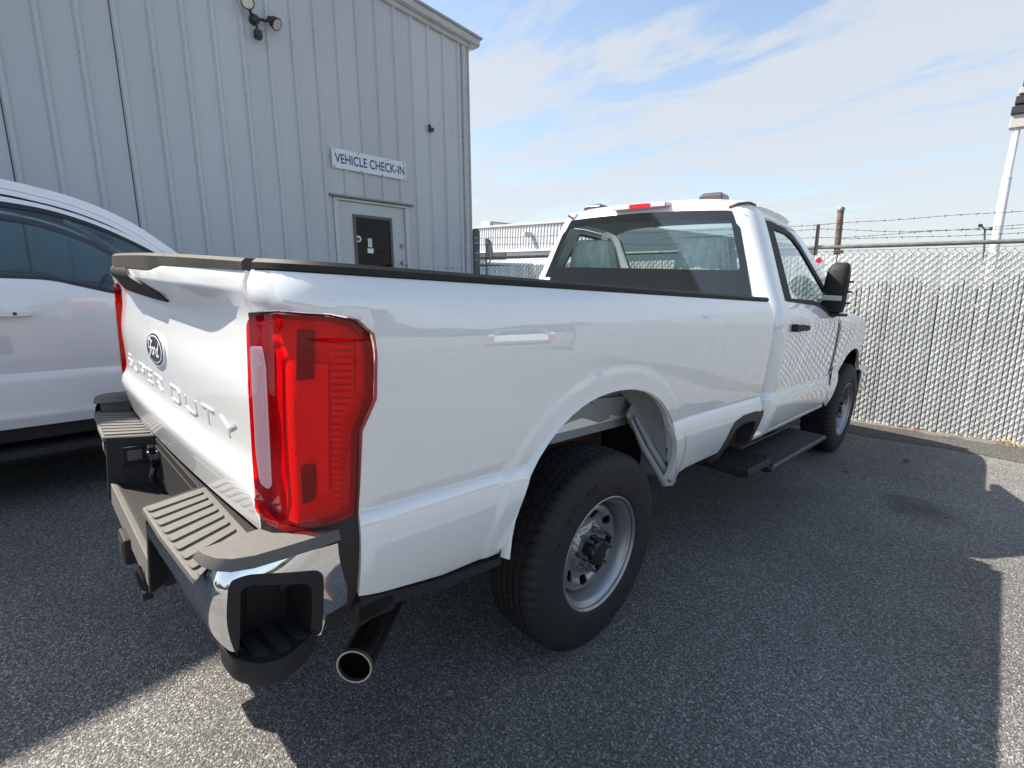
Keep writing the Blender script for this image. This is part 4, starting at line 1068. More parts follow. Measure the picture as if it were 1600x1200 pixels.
def put_wheel(parent, x, y, right=True, ang=0, steer=0, off=0, names=None):
    og = org_of(parent)
    M = Matrix.Translation(Vector((x, y, RR_)) - og)
    R_ = Matrix.Rotation(0 if right else PI, 4, 'Z') @ Matrix.Rotation(steer, 4, 'Z') @ Matrix.Rotation(ang, 4, 'X')
    w_ = bpy.data.objects.new('wheel', WM[0][1]); COL.objects.link(w_); w_.parent = parent; w_.matrix_local = M @ R_
    w_.name = 'wheel'
    for n_, me in WM[1:]:
        if n_ == 'lug_nut':
            for k in range(8):
                t = 2 * PI * (k + .5) / 8 + .2; c_ = bpy.data.objects.new(n_, me); COL.objects.link(c_); c_.parent = w_; c_.location = (0, .0825 * math.cos(t), .0825 * math.sin(t))
            continue
        c_ = bpy.data.objects.new(n_, me); COL.objects.link(c_); c_.parent = w_
    return w_
put_wheel(TR, .848, 1.144, True, .1); put_wheel(TR, -.848, 1.144, False, .3)
put_wheel(TR, .850, 4.741, True, .5); put_wheel(TR, -.850, 4.741, False, .7)

# ---------------- underbody
mb = MB()
for s_ in (-1, 1):
    mb.box((s_ * .44 - .035, .0, .58), (s_ * .44 + .035, 5.2, .74))
for y in (.1, .9, 1.6, 2.4, 3.6, 4.4): mb.box((-.44, y, .62), (.44, y + .08, .70))
P_('chassis_frame', mb, RUST, bev=.006)
mb = MB().tube([(-.80, 1.144, .40), (.80, 1.144, .40)], .05, 16); mb.lathe([(0, -.14), (.12, -.10), (.16, 0), (.12, .10), (0, .14)], Matrix.Translation((0, 1.144, .42)), 24); P_('rear_axle', mb, STEELD, fr=FT)
mb = MB()
for s_ in (-1, 1):
    for k in range(3): mb.tube([(s_ * .58, .30 + .1 * k, .60 - .03 * k), (s_ * .58, .75, .50 - .025 * k), (s_ * .58, 1.144, .46 - .02 * k), (s_ * .58, 1.6, .50 - .025 * k), (s_ * .58, 1.95 - .1 * k, .58 - .03 * k)], .022, 6)
P_('leaf_spring', mb, STEELD)
P_('fuel_tank', MB().box((-.42, 1.9, .44), (.30, 3.0, .66)), UNDER, bev=.04)
P_('engine_block', MB().box((-.4, 3.9, .45), (.4, 5.0, 1.1)), UNDER, bev=.05)
P_('floor_pan', MB().box((-.90, 2.5, .60), (.90, 4.2, .64)), UNDER)
mb = MB().tube([(-.05, .25, .56), (-.05, .45, .56)], .37, 32); P_('spare_wheel', MB().lathe([(.20, -.11), (.33, -.12), (.385, -.08), (.39, 0), (.385, .08), (.33, .12), (.20, .11)], Matrix.Translation((0, .45, .50)) @ Matrix.Rotation(PI / 2, 4, 'Y'), 40, closed=True), RUBBER)
# wheel housings
def house(mir):
    for (ay, a_, b_, z0) in ((AY, .52, .50, .60), (FAY, .52, .49, .60)):
        mb = MB(); lp = archloop(ay, a_, b_, z0, k=20); nar = 0 if ay < 2 else -.05
        rings = [[Vector((x + nar, y, z)) for y, z in lp] for x in (.985, .60)]
        mb.loft(rings, closed=False, caps=False)
        if mir: mb.mirror()
        P_('wheel_housing', mb, UNDER)
    # the painted inner skin and braces seen through the rear arch
    mb = MB(); lp = archloop(AY, .505, .468, .612, k=24)
    mb.loft([[Vector((x, AY + (y - AY) * k, AZ + (z - AZ) * k)) for y, z in lp] for x, k in ((1.012, 1.0), (.985, 1.02), (.955, 1.03))], closed=False, caps=False)
    if mir: mb.mirror()
    P_('arch_lip', mb, PAINT)
    mb = MB(); mb.loft([[Vector((x, AY + (y - AY) * k, AZ + (z - AZ) * k)) for y, z in lp[12:]] for x, k in ((.956, 1.032), (.90, 1.01), (.84, .975))], closed=False, caps=False)
    if mir: mb.mirror()
    P_('arch_liner', mb, mat('brace_grey', (.30, .32, .34), .4))
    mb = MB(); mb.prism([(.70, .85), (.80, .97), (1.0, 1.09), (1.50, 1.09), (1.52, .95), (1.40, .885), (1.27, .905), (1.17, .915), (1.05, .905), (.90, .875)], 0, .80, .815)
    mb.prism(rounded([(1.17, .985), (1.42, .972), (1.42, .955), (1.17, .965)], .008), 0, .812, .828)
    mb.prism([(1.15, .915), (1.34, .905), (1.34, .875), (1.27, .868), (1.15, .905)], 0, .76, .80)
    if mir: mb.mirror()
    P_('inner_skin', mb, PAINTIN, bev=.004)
    bt = [(1.375, .90), (1.44, .96), (1.52, 1.02), (1.74, 1.0), (1.79, .60), (1.70, .535), (1.64, .545), (1.52, .72), (1.40, .85)]
    mb = MB(); mb.prism(bt, 0, 0, .012, fn=lambda q: (q[0] + .84 + .09 * max(0, (.95 - q[2]) / .4), q[1], q[2]))
    if mir: mb.mirror()
    br = P_('arch_brace', mb, mat('brace_grey', (.30, .32, .34), .4), bev=.004)
    mb = MB(); mb.tube([(.875, 1.385, .885), (.90, 1.46, .76), (.955, 1.60, .57)], [.006, .014, .017], 12); mb.tube([(.878, 1.41, .895), (.91, 1.50, .76), (.965, 1.635, .585)], [.006, .013, .016], 12)
    if mir: mb.mirror()
    P_('brace_rib', mb, mat('brace_grey'), br)
both(house)
panel('valance', [(.105, .66), (.16, .645), (.35, .612), (.56, .60), (.56, .575), (.35, .585), (.20, .605), (.16, .60), (.105, .585), (.095, .61)], lambda y, z: Vector((.985, y, z)), PLAST, TR, (1, 0, 0), rim=.06)
P_('valance_return', MB().box((.86, .09, .585), (.985, .20, .645)), PLAST, bev=.01)
# exhaust
mb = MB(); a = Vector((.783, .200, .326)); dd = Vector((-.66, .74, -.03)).normalized(); b = a + dd * .34; c_ = Vector((.50, .75, .40))
mb.tube([a + dd * .004, a + dd * .10, b, b + Vector((-.02, .12, .04)), c_, Vector((.50, 1.2, .62)), Vector((.45, 1.7, .5))], [.051, .051, .051, .045, .04, .04, .04], 32, caps=False)
P_('exhaust_pipe', mb, mat('exhaust_dark', (.30, .29, .28), .24, metal=1, noise=(15, .3)), fr=FT)
mb = MB(); mb.tube([a, a + dd * .012], .0525, 32, caps=False); mb.tube([a + dd * .012, a], .0475, 32, caps=False)
rg = mb
u = dd.orthogonal().normalized(); v = dd.cross(u)
mb.loft([[a + (u * math.cos(t) + v * math.sin(t)) * r_ for t in [2 * PI * i / 32 for i in range(32)]] for r_ in (.0525, .0475)], caps=False)
P_('exhaust_tip', mb, STEEL, fr=FT)
mb = MB(); mb.tube([a + dd * .13, a + dd * .3], .0495, 32, caps=True); P_('exhaust_bore', mb, mat('bore_dark', (.03, .028, .027), .6, noise=(60, .5, (1, 1, 1))), fr=FT)  # near-black mottled plug set back inside the pipe
# ------------------------------------------------------------------ metal shed on the left
WALLP = mat('wall_paint', (.47, .495, .52), .55, noise=(.9, .08, (1, 1, .18)), var=.05, bump=(3, .25, .004))
TRIMP = mat('trim_paint', (.43, .44, .44), .6, noise=(5, .14, (1, 1, 3)))
SEAMM = mat('seam_dark_gap', (.03, .03, .035), .8)  # near-black colour of the sheet joints and the backing wall
def wtop(s_): return 3.885 + (6.197 - max(s_, 4.7)) * .0863 + (4.7 - min(s_, 4.7)) * .072
BOT = -1.35
SB = thing('metal_shed', FW((2.0, -3, -1.1)), 'tall grey ribbed metal shed with a door, filling the left of the picture', 'building')
RP = .3048; PH = .788
ribs = [PH + i * RP for i in range(-46, 18)]
def rib_profile(s_): # trapezoid rib starting at s_
    return [(s_, 0), (s_ + .018, .030), (s_ + .052, .030), (s_ + .072, 0)]
# wall sheets, three ribs each; the sheet starts at the seam rib
DOORS = (3.650, 4.905); DTOP = 1.262
def sheet(s0, nr, first):
    mb = MB(); pr = []
    for k in range(nr):
        pr += rib_profile(s0 + k * RP)
    end = min(s0 + nr * RP, 6.16); pr = [p for p in pr if p[0] <= end] + [(end, 0)]
    pr[0] = (pr[0][0] + (.004 if s0 < 1.6 else 0), .003 if s0 < 1.6 else 0); 
    # split where the door opens
    pts = []
    for i, p in enumerate(pr):
        pts.append(p)
        if i < len(pr) - 1:
            for c_ in DOORS:
                if p[0] < c_ < pr[i + 1][0]:
                    t = (c_ - p[0]) / (pr[i + 1][0] - p[0]); pts.append((c_, p[1] + t * (pr[i + 1][1] - p[1])))
    vs = []; fs = []
    def lowz(a, b): return DTOP if (a + b) * .5 > DOORS[0] and (a + b) * .5 < DOORS[1] else BOT
    for i in range(len(pts) - 1):
        (a, da), (b, db) = pts[i], pts[i + 1]; lo = lowz(a, b); o = len(vs)
        vs += [Vector((a, da, lo)), Vector((b, db, lo)), Vector((b, db, wtop(b))), Vector((a, da, wtop(a)))]; fs.append((o, o + 1, o + 2, o + 3))
    mb.add(vs, fs)
    return part('wall_panel', mb, WALLP, SB, FW, smooth=False)
i = -46
while i < 18:
    s0 = PH + i * RP
    if s0 > 6.1: break
    # sheets start at i = -1, 2, 5 ...
    nr = 3 if (i + 1) % 3 == 0 else 3 - ((i + 1) % 3)
    sheet(s0, nr, True); i += nr
mb = MB()
i = -46
while i < 18:
    if (i + 1) % 3 == 0 and i < 4: mb.box((PH + i * RP - .004, -.012, BOT), (PH + i * RP + .004, .003, wtop(PH + i * RP)))
    i += 1
part('sheet_seam', mb, SEAMM, SB, FW)
part('backing_wall', MB().prism([(-13.2, BOT), (DOORS[0] - .002, BOT), (DOORS[0] - .002, DTOP + .004), (DOORS[1] + .002, DTOP + .004), (DOORS[1] + .002, BOT), (6.18, BOT), (6.18, wtop(6.18) - .01), (-13.2, wtop(-13.2))], 1, -.06, -.012, fn=lambda q: (q[0], q[1], q[2])), SEAMM, SB, FW)
# screws
mb = MB()
for h_ in (3.262, 2.29, 1.369, .34, -.6):
    for i in range(-40, 18):
        s_ = PH + i * RP + (.004 if (i * 7) % 5 else .012)
        if s_ > 6.1 or (DOORS[0] - .05 < s_ < DOORS[1] + .05 and h_ < DTOP + .05): continue
        hh = h_ + random.uniform(-.006, .006)
        mb.tube([FW((s_ + .012, .012, hh)), FW((s_ + .012, .026, hh))], .0085, 6)
part('screw', mb, mat('screw_grey', (.16, .17, .18), .5), SB, None, kind='stuff')
mb = MB()
for s_, h_ in ((5.08, .345), (5.25, .35), (5.46, .35), (5.62, .34), (5.75, .345), (5.80, .345), (5.87, .34), (6.0, 1.05), (6.02, .97), (6.09, 1.02), (6.07, 1.9), (6.06, 2.5)):
    mb.tube([FW((s_, -.002, h_)), FW((s_, .012, h_))], .010, 7)
part('wall_bolt', mb, mat('screw_grey'), SB, None, kind='stuff')
# corner trim
mb = MB(); mb.prism([(6.075, .034), (6.09, .040), (6.15, .040), (6.165, .018), (6.19, .018), (6.205, .045), (6.215, .045), (6.215, -.06), (6.075, -.0)], 2, BOT, wtop(6.2) - .01)
part('corner_trim', mb, TRIMP, SB, FW, smooth=False)
# rake trim: lower soffit strip, fascia band, top cap, with the gutter end past the corner
def rake(a, b, p, name, m=TRIMP):
    """p: (outwards, above wall top) profile"""
    mb = MB(); rings = []
    for s_ in (a, b): rings.append([Vector((s_, o, wtop(s_) + h_)) for o, h_ in p])
    mb.loft(rings); return part(name, mb, m, SB, FW, smooth=False)
rake(-13.3, 6.235, [(-.05, -.012), (.048, -.012), (.056, .05), (-.05, .05)], 'rake_flashing')
rake(-13.4, 6.40, [(-.05, .05), (.085, .052), (.12, .07), (.125, .150), (.11, .162), (-.05, .162)], 'fascia')
rake(-13.5, 6.44, [(-.05, .162), (.125, .164), (.15, .170), (.155, .190), (.12, .202), (-.05, .202)], 'roof_edge')
mb = MB(); mb.prism([(6.215, wtop(6.3) - .02), (6.38, wtop(6.3) + .04), (6.40, wtop(6.4) + .16), (6.215, wtop(6.3) + .16)], 1, -12, .07)
part('gutter', mb, TRIMP, SB, FW, smooth=False)
mb = MB(); mb.loft([[Vector((s_, o, wtop(s_) + .12)) for o in (0.02, -12)] + [Vector((s_, o, wtop(s_) + .198)) for o in (-12, .02)] for s_ in (-13.3, 6.42)])
part('roof', mb, mat('roof_metal', (.55, .56, .56), .4, metal=.3), SB, FW)
mb = MB().box((6.15, -12, BOT - .8), (6.205, -.06, wtop(6.2))); mb.box((-13.3, -12, BOT - .8), (6.2, -11.9, 4.0)); mb.box((-13.3, -12, BOT), (-13.25, 0, 5.4)); part('side_wall', mb, WALLP, SB, FW)
part('plinth', MB().box((-13.2, -.05, BOT - .8), (6.2, -.02, BOT + .1)), mat('plinth_concrete', (.3, .29, .28), .9, noise=(4, .2)), SB, FW)
# door
DWHITE = mat('door_paint', (.46, .485, .51), .45, noise=(2, .05), bump=(2.5, .2, .004))
dfr = part('door_frame', MB().box((3.655, -.06, BOT), (3.715, .018, 1.222)).box((4.838, -.06, BOT), (4.90, .018, 1.222)).box((3.655, -.06, 1.222), (4.90, .018, 1.255)), mat('door_frame_paint', (.50, .52, .53), .5), SB, FW, bev=.004)
part('drip_cap', MB().prism([(-.01, 1.258), (.065, 1.262), (.07, 1.278), (.03, 1.292), (-.01, 1.292)], 0, 3.595, 4.975), mat('drip_cap_paint', (.22, .225, .225), .5), SB, FW, smooth=False)
dl = part('door', MB().box((3.718, -.055, BOT + .05), (3.99, -.022, 1.218)).box((4.60, -.055, BOT + .05), (4.835, -.022, 1.218)).box((3.99, -.055, 1.02), (4.60, -.022, 1.218)).box((3.99, -.055, BOT + .05), (4.60, -.022, .05)), DWHITE, SB, FW)
part('window_frame', MB().box((3.950, -.03, .02), (3.995, -.008, 1.058)).box((4.565, -.03, .02), (4.608, -.008, 1.058)).box((3.995, -.03, 1.015), (4.565, -.008, 1.058)).box((3.995, -.03, .02), (4.565, -.008, .06)), mat('window_frame_brown', (.085, .08, .07), .4), dl, FW, bev=.003)
part('door_pane', MB().box((3.99, -.028, .05), (4.57, -.024, 1.02)), mat('dark_glass', (.003, .0035, .004), .04, spec=.22), dl, FW)
mb = MB(); mb.tube([FW((4.765, -.024, .655)), FW((4.765, .004, .655))], .030, 20); part('deadbolt', mb, mat('brass_lock', (.30, .26, .18), .35, metal=.8), dl, None)
mb = MB(); mb.tube([FW((4.765, -.024, .40)), FW((4.765, .05, .40))], .033, 20); part('door_knob', mb, STEEL, dl, None)
mb = MB(); mb.tube([FW((4.025, -.0235, .718)), FW((4.025, -.0215, .718))], .046, 28); st = part('round_sticker', mb, PAPER, dl, None, label='round white sticker with a red blot')
mb = MB()
for a, b, r_ in ((4.015, .715, .017), (4.035, .722, .016), (4.025, .702, .018), (4.022, .733, .012), (4.042, .706, .010)): mb.tube([FW((a, -.0215, b)), FW((a, -.0205, b))], r_, 10)
part('sticker_print', mb, mat('sticker_red', (.42, .05, .08), .6), st, None)
mb = MB().box((4.165, -.0235, .525), (4.265, -.0215, .595)).box((4.180, -.0235, .61), (4.245, -.0215, .735)); ns = part('paper_notice', mb, PAPER, dl, FW)
mb = MB()
for a, b, c_, d in ((4.19, .715, 4.235, .722), (4.195, .70, 4.22, .705), (4.205, .672, 4.23, .69), (4.19, .65, 4.21, .658), (4.215, .632, 4.235, .645), (4.19, .62, 4.232, .624), (4.175, .588, 4.255, .592)): mb.box((a, -.0214, b), (c_, -.0206, d))
part('notice_print', mb, mat('notice_ink', (.05, .05, .05), .7), ns, FW)
# sign
SG = thing('wall_sign', FW((4.27, .032, 1.76)), 'white rectangular sign reading VEHICLE CHECK-IN in blue, above the shed door', 'sign')
mb = MB(); mb.box((3.662, .033, 1.632), (4.868, .037, 1.888)); part('sign_board', mb, mat('sign_white', (.62, .66, .70), .4), SG, FW)
tx = bpy.data.curves.new('text', 'FONT'); tx.body = 'VEHICLE CHECK-IN'; tx.size = 1; tx.offset = .016; to = bpy.data.objects.new('text', tx); COL.objects.link(to)
bpy.context.view_layer.update()
tm = bpy.data.meshes.new_from_object(to.evaluated_get(bpy.context.evaluated_depsgraph_get())); bpy.data.objects.remove(to)
xs = [v.co.x for v in tm.vertices]; ys = [v.co.y for v in tm.vertices]
mb = MB(); x0_, x1_ = min(xs), max(xs); y0_, y1_ = min(ys), max(ys)
mb.add([Vector((3.705 + (v.co.x - x0_) / (x1_ - x0_) * 1.135, .0385, 1.698 + (v.co.y - y0_) / (y1_ - y0_) * .128)) for v in tm.vertices], [tuple(p.vertices) for p in tm.polygons])
part('sign_lettering', mb, INKB, SG, FW, smooth=False)
mb = MB()
for s_, h_ in ((3.70, 1.865), (4.07, 1.868), (4.55, 1.866), (4.83, 1.862), (3.695, 1.655), (4.10, 1.643), (4.45, 1.645), (4.83, 1.65)): mb.tube([FW((s_, .036, h_)), FW((s_, .041, h_))], .0095, 8)
part('sign_screw', mb, mat('screw_dark', (.06, .06, .07), .5), SG, None)
# floodlight
FLD = mat('bronze_fixture', (.028, .028, .03), .5)
FL = thing('floodlight', FW((2.80, .05, 3.12)), 'black twin-head security floodlight with motion sensor high on the shed wall', 'lamp')
mb = MB(); mb.tube([FW((2.80, .0, 3.13)), FW((2.80, .06, 3.13))], .052, 24); mb.tube([FW((2.80, .06, 3.13)), FW((2.80, .085, 3.13))], [.052, .035], 24)
part('mounting_plate', mb, FLD, FL, None)
for (s_, h_, ds, dh, a0) in ((2.70, 3.235, -.35, .05, (2.765, 3.165)), (2.985, 3.13, .45, -.35, (2.84, 3.145))):
    c_ = FW((s_, .14, h_)); d = (BN * .8 + BH * ds + BU * (-.35 + dh)).normalized()
    mb = MB(); mb.tube([FW((a0[0], .05, a0[1])), FW(((a0[0] + s_) / 2, .09, (a0[1] + h_) / 2)), c_ - d * .05], .017, 10)
    mb.tube([c_ - d * .085, c_ - d * .05, c_ - d * .02, c_ + d * .035, c_ + d * .05], [.028, .034, .060, .070, .073], 28)
    hd_ = part('lamp_head', mb, FLD, FL, None)
    mb = MB(); mb.tube([c_ + d * .049, c_ + d * .053], .060, 28); part('lamp_glass', mb, mat('lamp_face', (.55, .53, .50), .12, metal=.7, bump=(60, .8, .01)), hd_, None)
mb = MB(); mb.tube([FW((2.80, .08, 3.10)), FW((2.802, .09, 3.02)), FW((2.805, .09, 2.99))], .013, 10); mb.prism([(2.765, 2.93), (2.845, 2.925), (2.838, 3.0), (2.77, 3.005)], 1, .05, .13, fn=FW); mb.prism([(2.768, 2.925), (2.842, 2.92), (2.835, 2.905), (2.775, 2.91)], 1, .055, .125, fn=FW)
part('motion_sensor', mb, FLD, FL, None, bev=.006)
FLs = thing('wall_sensor', FW((5.36, .03, 2.46)), 'small black camera-like sensor on the shed wall right of the sign', 'sensor')
mb = MB(); mb.box((5.335, .03, 2.42), (5.40, .09, 2.475)); mb.tube([(5.34, .05, 2.48), (5.345, .07, 2.505), (5.35, .05, 2.52)], .014, 8); mb.tube([(5.32, .05, 2.50), (5.345, .05, 2.49)], .018, 10)
part('sensor_body', mb, FLD, FLs, FW, bev=.006)
mb = MB(); mb.tube([FW(p) for p in ((5.765, .03, 2.60), (5.79, .045, 2.57), (5.80, .04, 2.52), (5.82, .05, 2.47), (5.85, .045, 2.44), (5.88, .04, 2.435))], .0028, 5)
mb.tube([FW(p) for p in ((5.63, .035, 2.745), (5.66, .04, 2.748), (5.69, .035, 2.745))], .0028, 5)
top('loose_wire', mb, mat('wire_grey', (.2, .2, .21), .5), None, label='thin loose wire hanging on the shed wall near its corner', cat='wire')

# ------------------------------------------------------------------ chain-link fence with white privacy slats
FN_ = thing('slatted_fence', FF((0, 0, 0)), 'chain link fence with white privacy slats and barbed wire, behind the pickup', 'fence')
GALV = mat('galvanised', (.26, .265, .26), .5, metal=.55, noise=(14, .3))
WIREM = mat('fence_wire', (.15, .148, .155), .8, spec=.05, metal=0, noise=(20, .3))
SLATM = mat('slat_white', (.90, .895, .84), .42, noise=(7, .13, (1, 1, .35)), var=.16)
RUSTP = mat('rusty_post', (.13, .088, .065), .7, noise=(9, .5))
def fbase(s_): return -.0487 * s_ if s_ < 8 else -.0487 * 8
def ftop(s_): return 1.808 - .022 * max(0, s_ + .4) - .02 * max(0, -s_ - .5) * 0
def frail(s_): return 1.893 - .0095 * (s_ + .6)
PITCH = .0359
s_start, s_end = -5.0, 6.2
ns_ = int((s_end - s_start) / PITCH)
# wires: zigzag strands, the rising strokes in front of the slats and the falling ones behind
mb = MB(); rW = .0030
nst = int((s_end - s_start) / PITCH)
vs = []; fs = []
for k in range(nst + 1):
    for ph in (0, 1):
        pass
for k in range(nst + 1):
    s0 = s_start + k * PITCH
    zb = fbase(s0) + .01; zt_ = ftop(s0) + .055 - .02; m_ = int((zt_ - zb) / PITCH); zb = zt_ - m_ * PITCH
    pts = []
    for j in range(m_ + 1):
        hi = (m_ - j) % 2 == k % 2; z = zb + j * PITCH + random.uniform(-.0015, .0015)
        a = (s0 + (PITCH * 1.0 if hi else 0) + random.uniform(-.0012, .0012))
        pts.append((a, z, hi))
    poly = []
    for j, (a, z, hi) in enumerate(pts):
        poly.append(Vector((a, .0, z)))
        if j < len(pts) - 1:
            b, z2, h2 = pts[j + 1]
            o = .0041 if h2 else -.0045      # rising to the right = in front
            poly.append(Vector((a + (b - a) * .2, o, z + (z2 - z) * .2))); poly.append(Vector((a + (b - a) * .8, o, z + (z2 - z) * .8)))
    top_hook = poly[-1]
    poly.append(Vector((top_hook.x + .010, 0, top_hook.z + .012))); 
    o = len(vs)
    for q in poly:
        for t in range(3):
            an = 2 * PI * t / 3 + .5; vs.append(Vector((q.x + rW * math.cos(an), q.y + rW * math.sin(an), q.z)))
    for j in range(len(poly) - 1):
        for t in range(3): fs.append((o + 3 * j + t, o + 3 * j + (t + 1) % 3, o + 3 * j + 3 + (t + 1) % 3, o + 3 * j + 3 + t))
mb.add(vs, fs)
# mirrored strand so the diamonds close at the selvage
part('chain_link_mesh', mb, WIREM, FN_, FF, smooth=False, kind='stuff')
mb = MB()
for zz in (0,):
    mb.tube([Vector((s_start + .05 * i, .006, frail(s_start + .05 * i) - .045 + .003 * math.sin(i * 1.7))) for i in range(int((s_end - s_start) / .05))], .0022, 5)
part('tension_wire', mb, WIREM, FN_, FF)
# slats
def slat_mesh():
    mb = MB(); w_ = .0156; t_ = .0011
    mb.loft([[Vector((-w_, -.0004, z)), Vector((-w_ * .4, -.001, z)), Vector((w_ * .4, -.001, z)), Vector((w_, -.0004, z)), Vector((w_ * .6, .0011, z)), Vector((-w_ * .6, .0011, z))] for z in (0, .5, 1)])
    R3 = Matrix((( FH.x, FNn.x, UPV.x), (FH.y, FNn.y, UPV.y), (FH.z, FNn.z, UPV.z)))
    return mesh_of('slat', mb, SLATM, 60), R3
sm_, R3 = slat_mesh()
cnt = 0
for k in range(ns_):
    s_ = s_start + .018 + k * PITCH
    if cnt >= 300: break
    zb = fbase(s_) + random.uniform(.0, .02); zt_ = ftop(s_) + random.uniform(-.002, .002)
    o = bpy.data.objects.new('slat', sm_); COL.objects.link(o); o.parent = FN_
    P = FF((s_ + random.uniform(-.0015, .0015), -.0005, zb)) - ORG[FN_.name]
    tw = random.gauss(0, .022); tilt = random.gauss(0, .0012)
    M = R3.to_4x4() @ Matrix.Rotation(tw, 4, 'Z') @ Matrix.Rotation(tilt, 4, 'Y') @ Matrix.Diagonal((random.uniform(.93, 1.0), 1, zt_ - zb, 1))
    o.matrix_local = Matrix.Translation(P) @ M; cnt += 1
SEND = s_start + 300 * PITCH
# rails, posts, barbed wire
def ft(pts, r, n, name, m, **k): return part(name, MB().tube([FF(p) for p in pts], r, n), m, FN_, None, **k)
ft([(s_start, -.035, frail(s_start)), (s_end, -.035, frail(s_end))], .0215, 20, 'top_rail', GALV)
pp = ft([(-.318, -.045, -.1), (-.345, -.05, 2.285)], .030, 18, 'post', RUSTP, label='rusty pipe post rising above the top rail')
part('post_cap', MB().tube([FF((-.345, -.05, 2.262)), FF((-.345, -.05, 2.285)), FF((-.345, -.05, 2.30)), FF((-.345, -.05, 2.308))], [.036, .037, .030, .012], 18), GALV, pp, None)
for s_ in (2.55, 5.4, -2.9): ft([(s_, -.045, -.5), (s_, -.045, 1.94)], .028, 16, 'post', GALV)
part('bracket', MB().box((-.37, -.06, 1.82), (-.28, .005, 1.855)), RUSTP, FN_, FF, bev=.004)
part('angle_arm', MB().box((-.555, -.03, 1.72), (-.535, -.006, 2.135)).box((-.555, -.010, 1.72), (-.520, -.006, 2.135)), mat('arm_rust', (.07, .06, .055), .7), FN_, FF, label='thin rusty angle iron carrying barbed wire')
ep = part('end_post', MB().tube([FF((-5.06, 0, -.1)), FF((-5.06, 0, 2.33)), FF((-5.06, 0, 2.365)), FF((-5.06, 0, 2.38))], [.055, .055, .045, .015], 24), mat('post_grey', (.10, .105, .11), .5, metal=.4), FN_, None, label='thick grey end post near the shed corner')
for h_ in (1.15, 1.4, 1.65, 1.9, 2.0, 2.15, 2.22): part('post_band', MB().tube([FF((-5.06, 0, h_)), FF((-5.06, 0, h_ + .022))], .059, 24), GALV, ep, None)
def barb(pts, seed):
    rnd = random.Random(seed); mb = MB(); A, B = [], []
    n = len(pts)
    tot = []
    for i in range(n - 1):
        L_ = abs(pts[i + 1][0] - pts[i][0]); k = max(2, int(L_ / .03))
        for j in range(k): t = j / k; tot.append(Vector(pts[i]).lerp(Vector(pts[i + 1]), t))
    tot.append(Vector(pts[-1]))
    for i, p in enumerate(tot):
        t = i * 1.3; p = Vector((p.x, p.y, p.z + .004 * math.sin(i * .21 + seed)))
        A.append(FF(p + Vector((0, .002 * math.cos(t), .002 * math.sin(t))))); B.append(FF(p - Vector((0, .002 * math.cos(t), .002 * math.sin(t)))))
    mb.tube(A, .0014, 4); mb.tube(B, .0014, 4)
    for i in range(2, len(tot) - 1, 4):
        p = tot[i]; a = rnd.uniform(0, PI)
        for k in range(2):
            d = Vector((rnd.uniform(-.008, .008), math.cos(a + k * 1.4) * .016, math.sin(a + k * 1.4) * .016)); mb.tube([FF(p - d), FF(p + d)], .0013, 4)
        mb.tube([FF(p - Vector((.007, 0, 0))), FF(p + Vector((.007, 0, 0)))], .0034, 5)
    part('barbed_wire', mb, mat('barb_wire', (.11, .10, .10), .6, metal=.4), FN_, None)
barb([(-2.2, -.02, 2.155), (-.545, -.03, 2.13), (-.345, -.02, 2.133), (2.0, -.02, 2.155), (6.1, -.02, 2.16)], 1)
barb([(-2.2, -.02, 2.07), (-.545, -.03, 2.085), (-.345, -.02, 2.07), (.25, -.02, 2.01), (1.0, -.02, 1.995), (6.1, -.02, 2.0)], 2)
barb([(-2.2, -.02, 2.0), (-.545, -.03, 1.995), (-.345, -.02, 1.985), (.4, -.02, 2.0), (1.0, -.02, 2.02), (6.1, -.02, 2.06)], 3)
barb([(-.345, -.02, 1.975), (.3, -.02, 1.955), (1.2, -.02, 1.945), (6.1, -.02, 1.95)], 4)
barb([(-5.06, .03, 2.23), (-4.6, .02, 2.215), (-4.0, .02, 2.20), (-2.2, -.02, 2.155)], 5)
barb([(-5.06, .03, 2.13), (-4.6, .02, 2.12), (-4.0, .02, 2.10), (-2.2, -.02, 2.0)], 6)
# angle piece with flapping plastic by the end post
ft([(-4.86, .01, 1.2), (-4.875, .01, 2.21)], .011, 8, 'stay_rod', WIREM)
RG = thing('plastic_rag', FF((-4.82, .02, 1.9)), 'torn pale plastic rag hanging from the barbed wire by the end post', 'rag')
mb = MB(); gr = []
for i in range(9):
    z = 2.22 - i * .047; w_ = (.05, .10, .11, .10, .095, .09, .08, .06, .02)[i]; gr.append([Vector((-4.87 + w_ * j / 5 + .02 * math.sin(i * 1.1 + j * .5) * (i > 1) + .012 * i * .5, .02 + .015 * math.sin(j * 1.9 + i * .8), z + .01 * math.sin(j * 2.1))) for j in range(6)])
mb.loft(gr, closed=False, caps=False); part('rag_sheet', mb, mat('rag_plastic', (.34, .33, .31), .5), RG, FF)
# red marker on the fence
mb = MB().prism([(0, -.036), (.036, 0), (0, .036), (-.036, 0)], 1, .010, .014, fn=lambda q: FF((q[0] - .500, q[1], q[2] + 1.752)))
top('red_reflector', mb, mat('reflector_red', (.55, .012, .02), .35, coat=.5), None, label='small red diamond reflector on the white fence above the door mirror', cat='reflector')

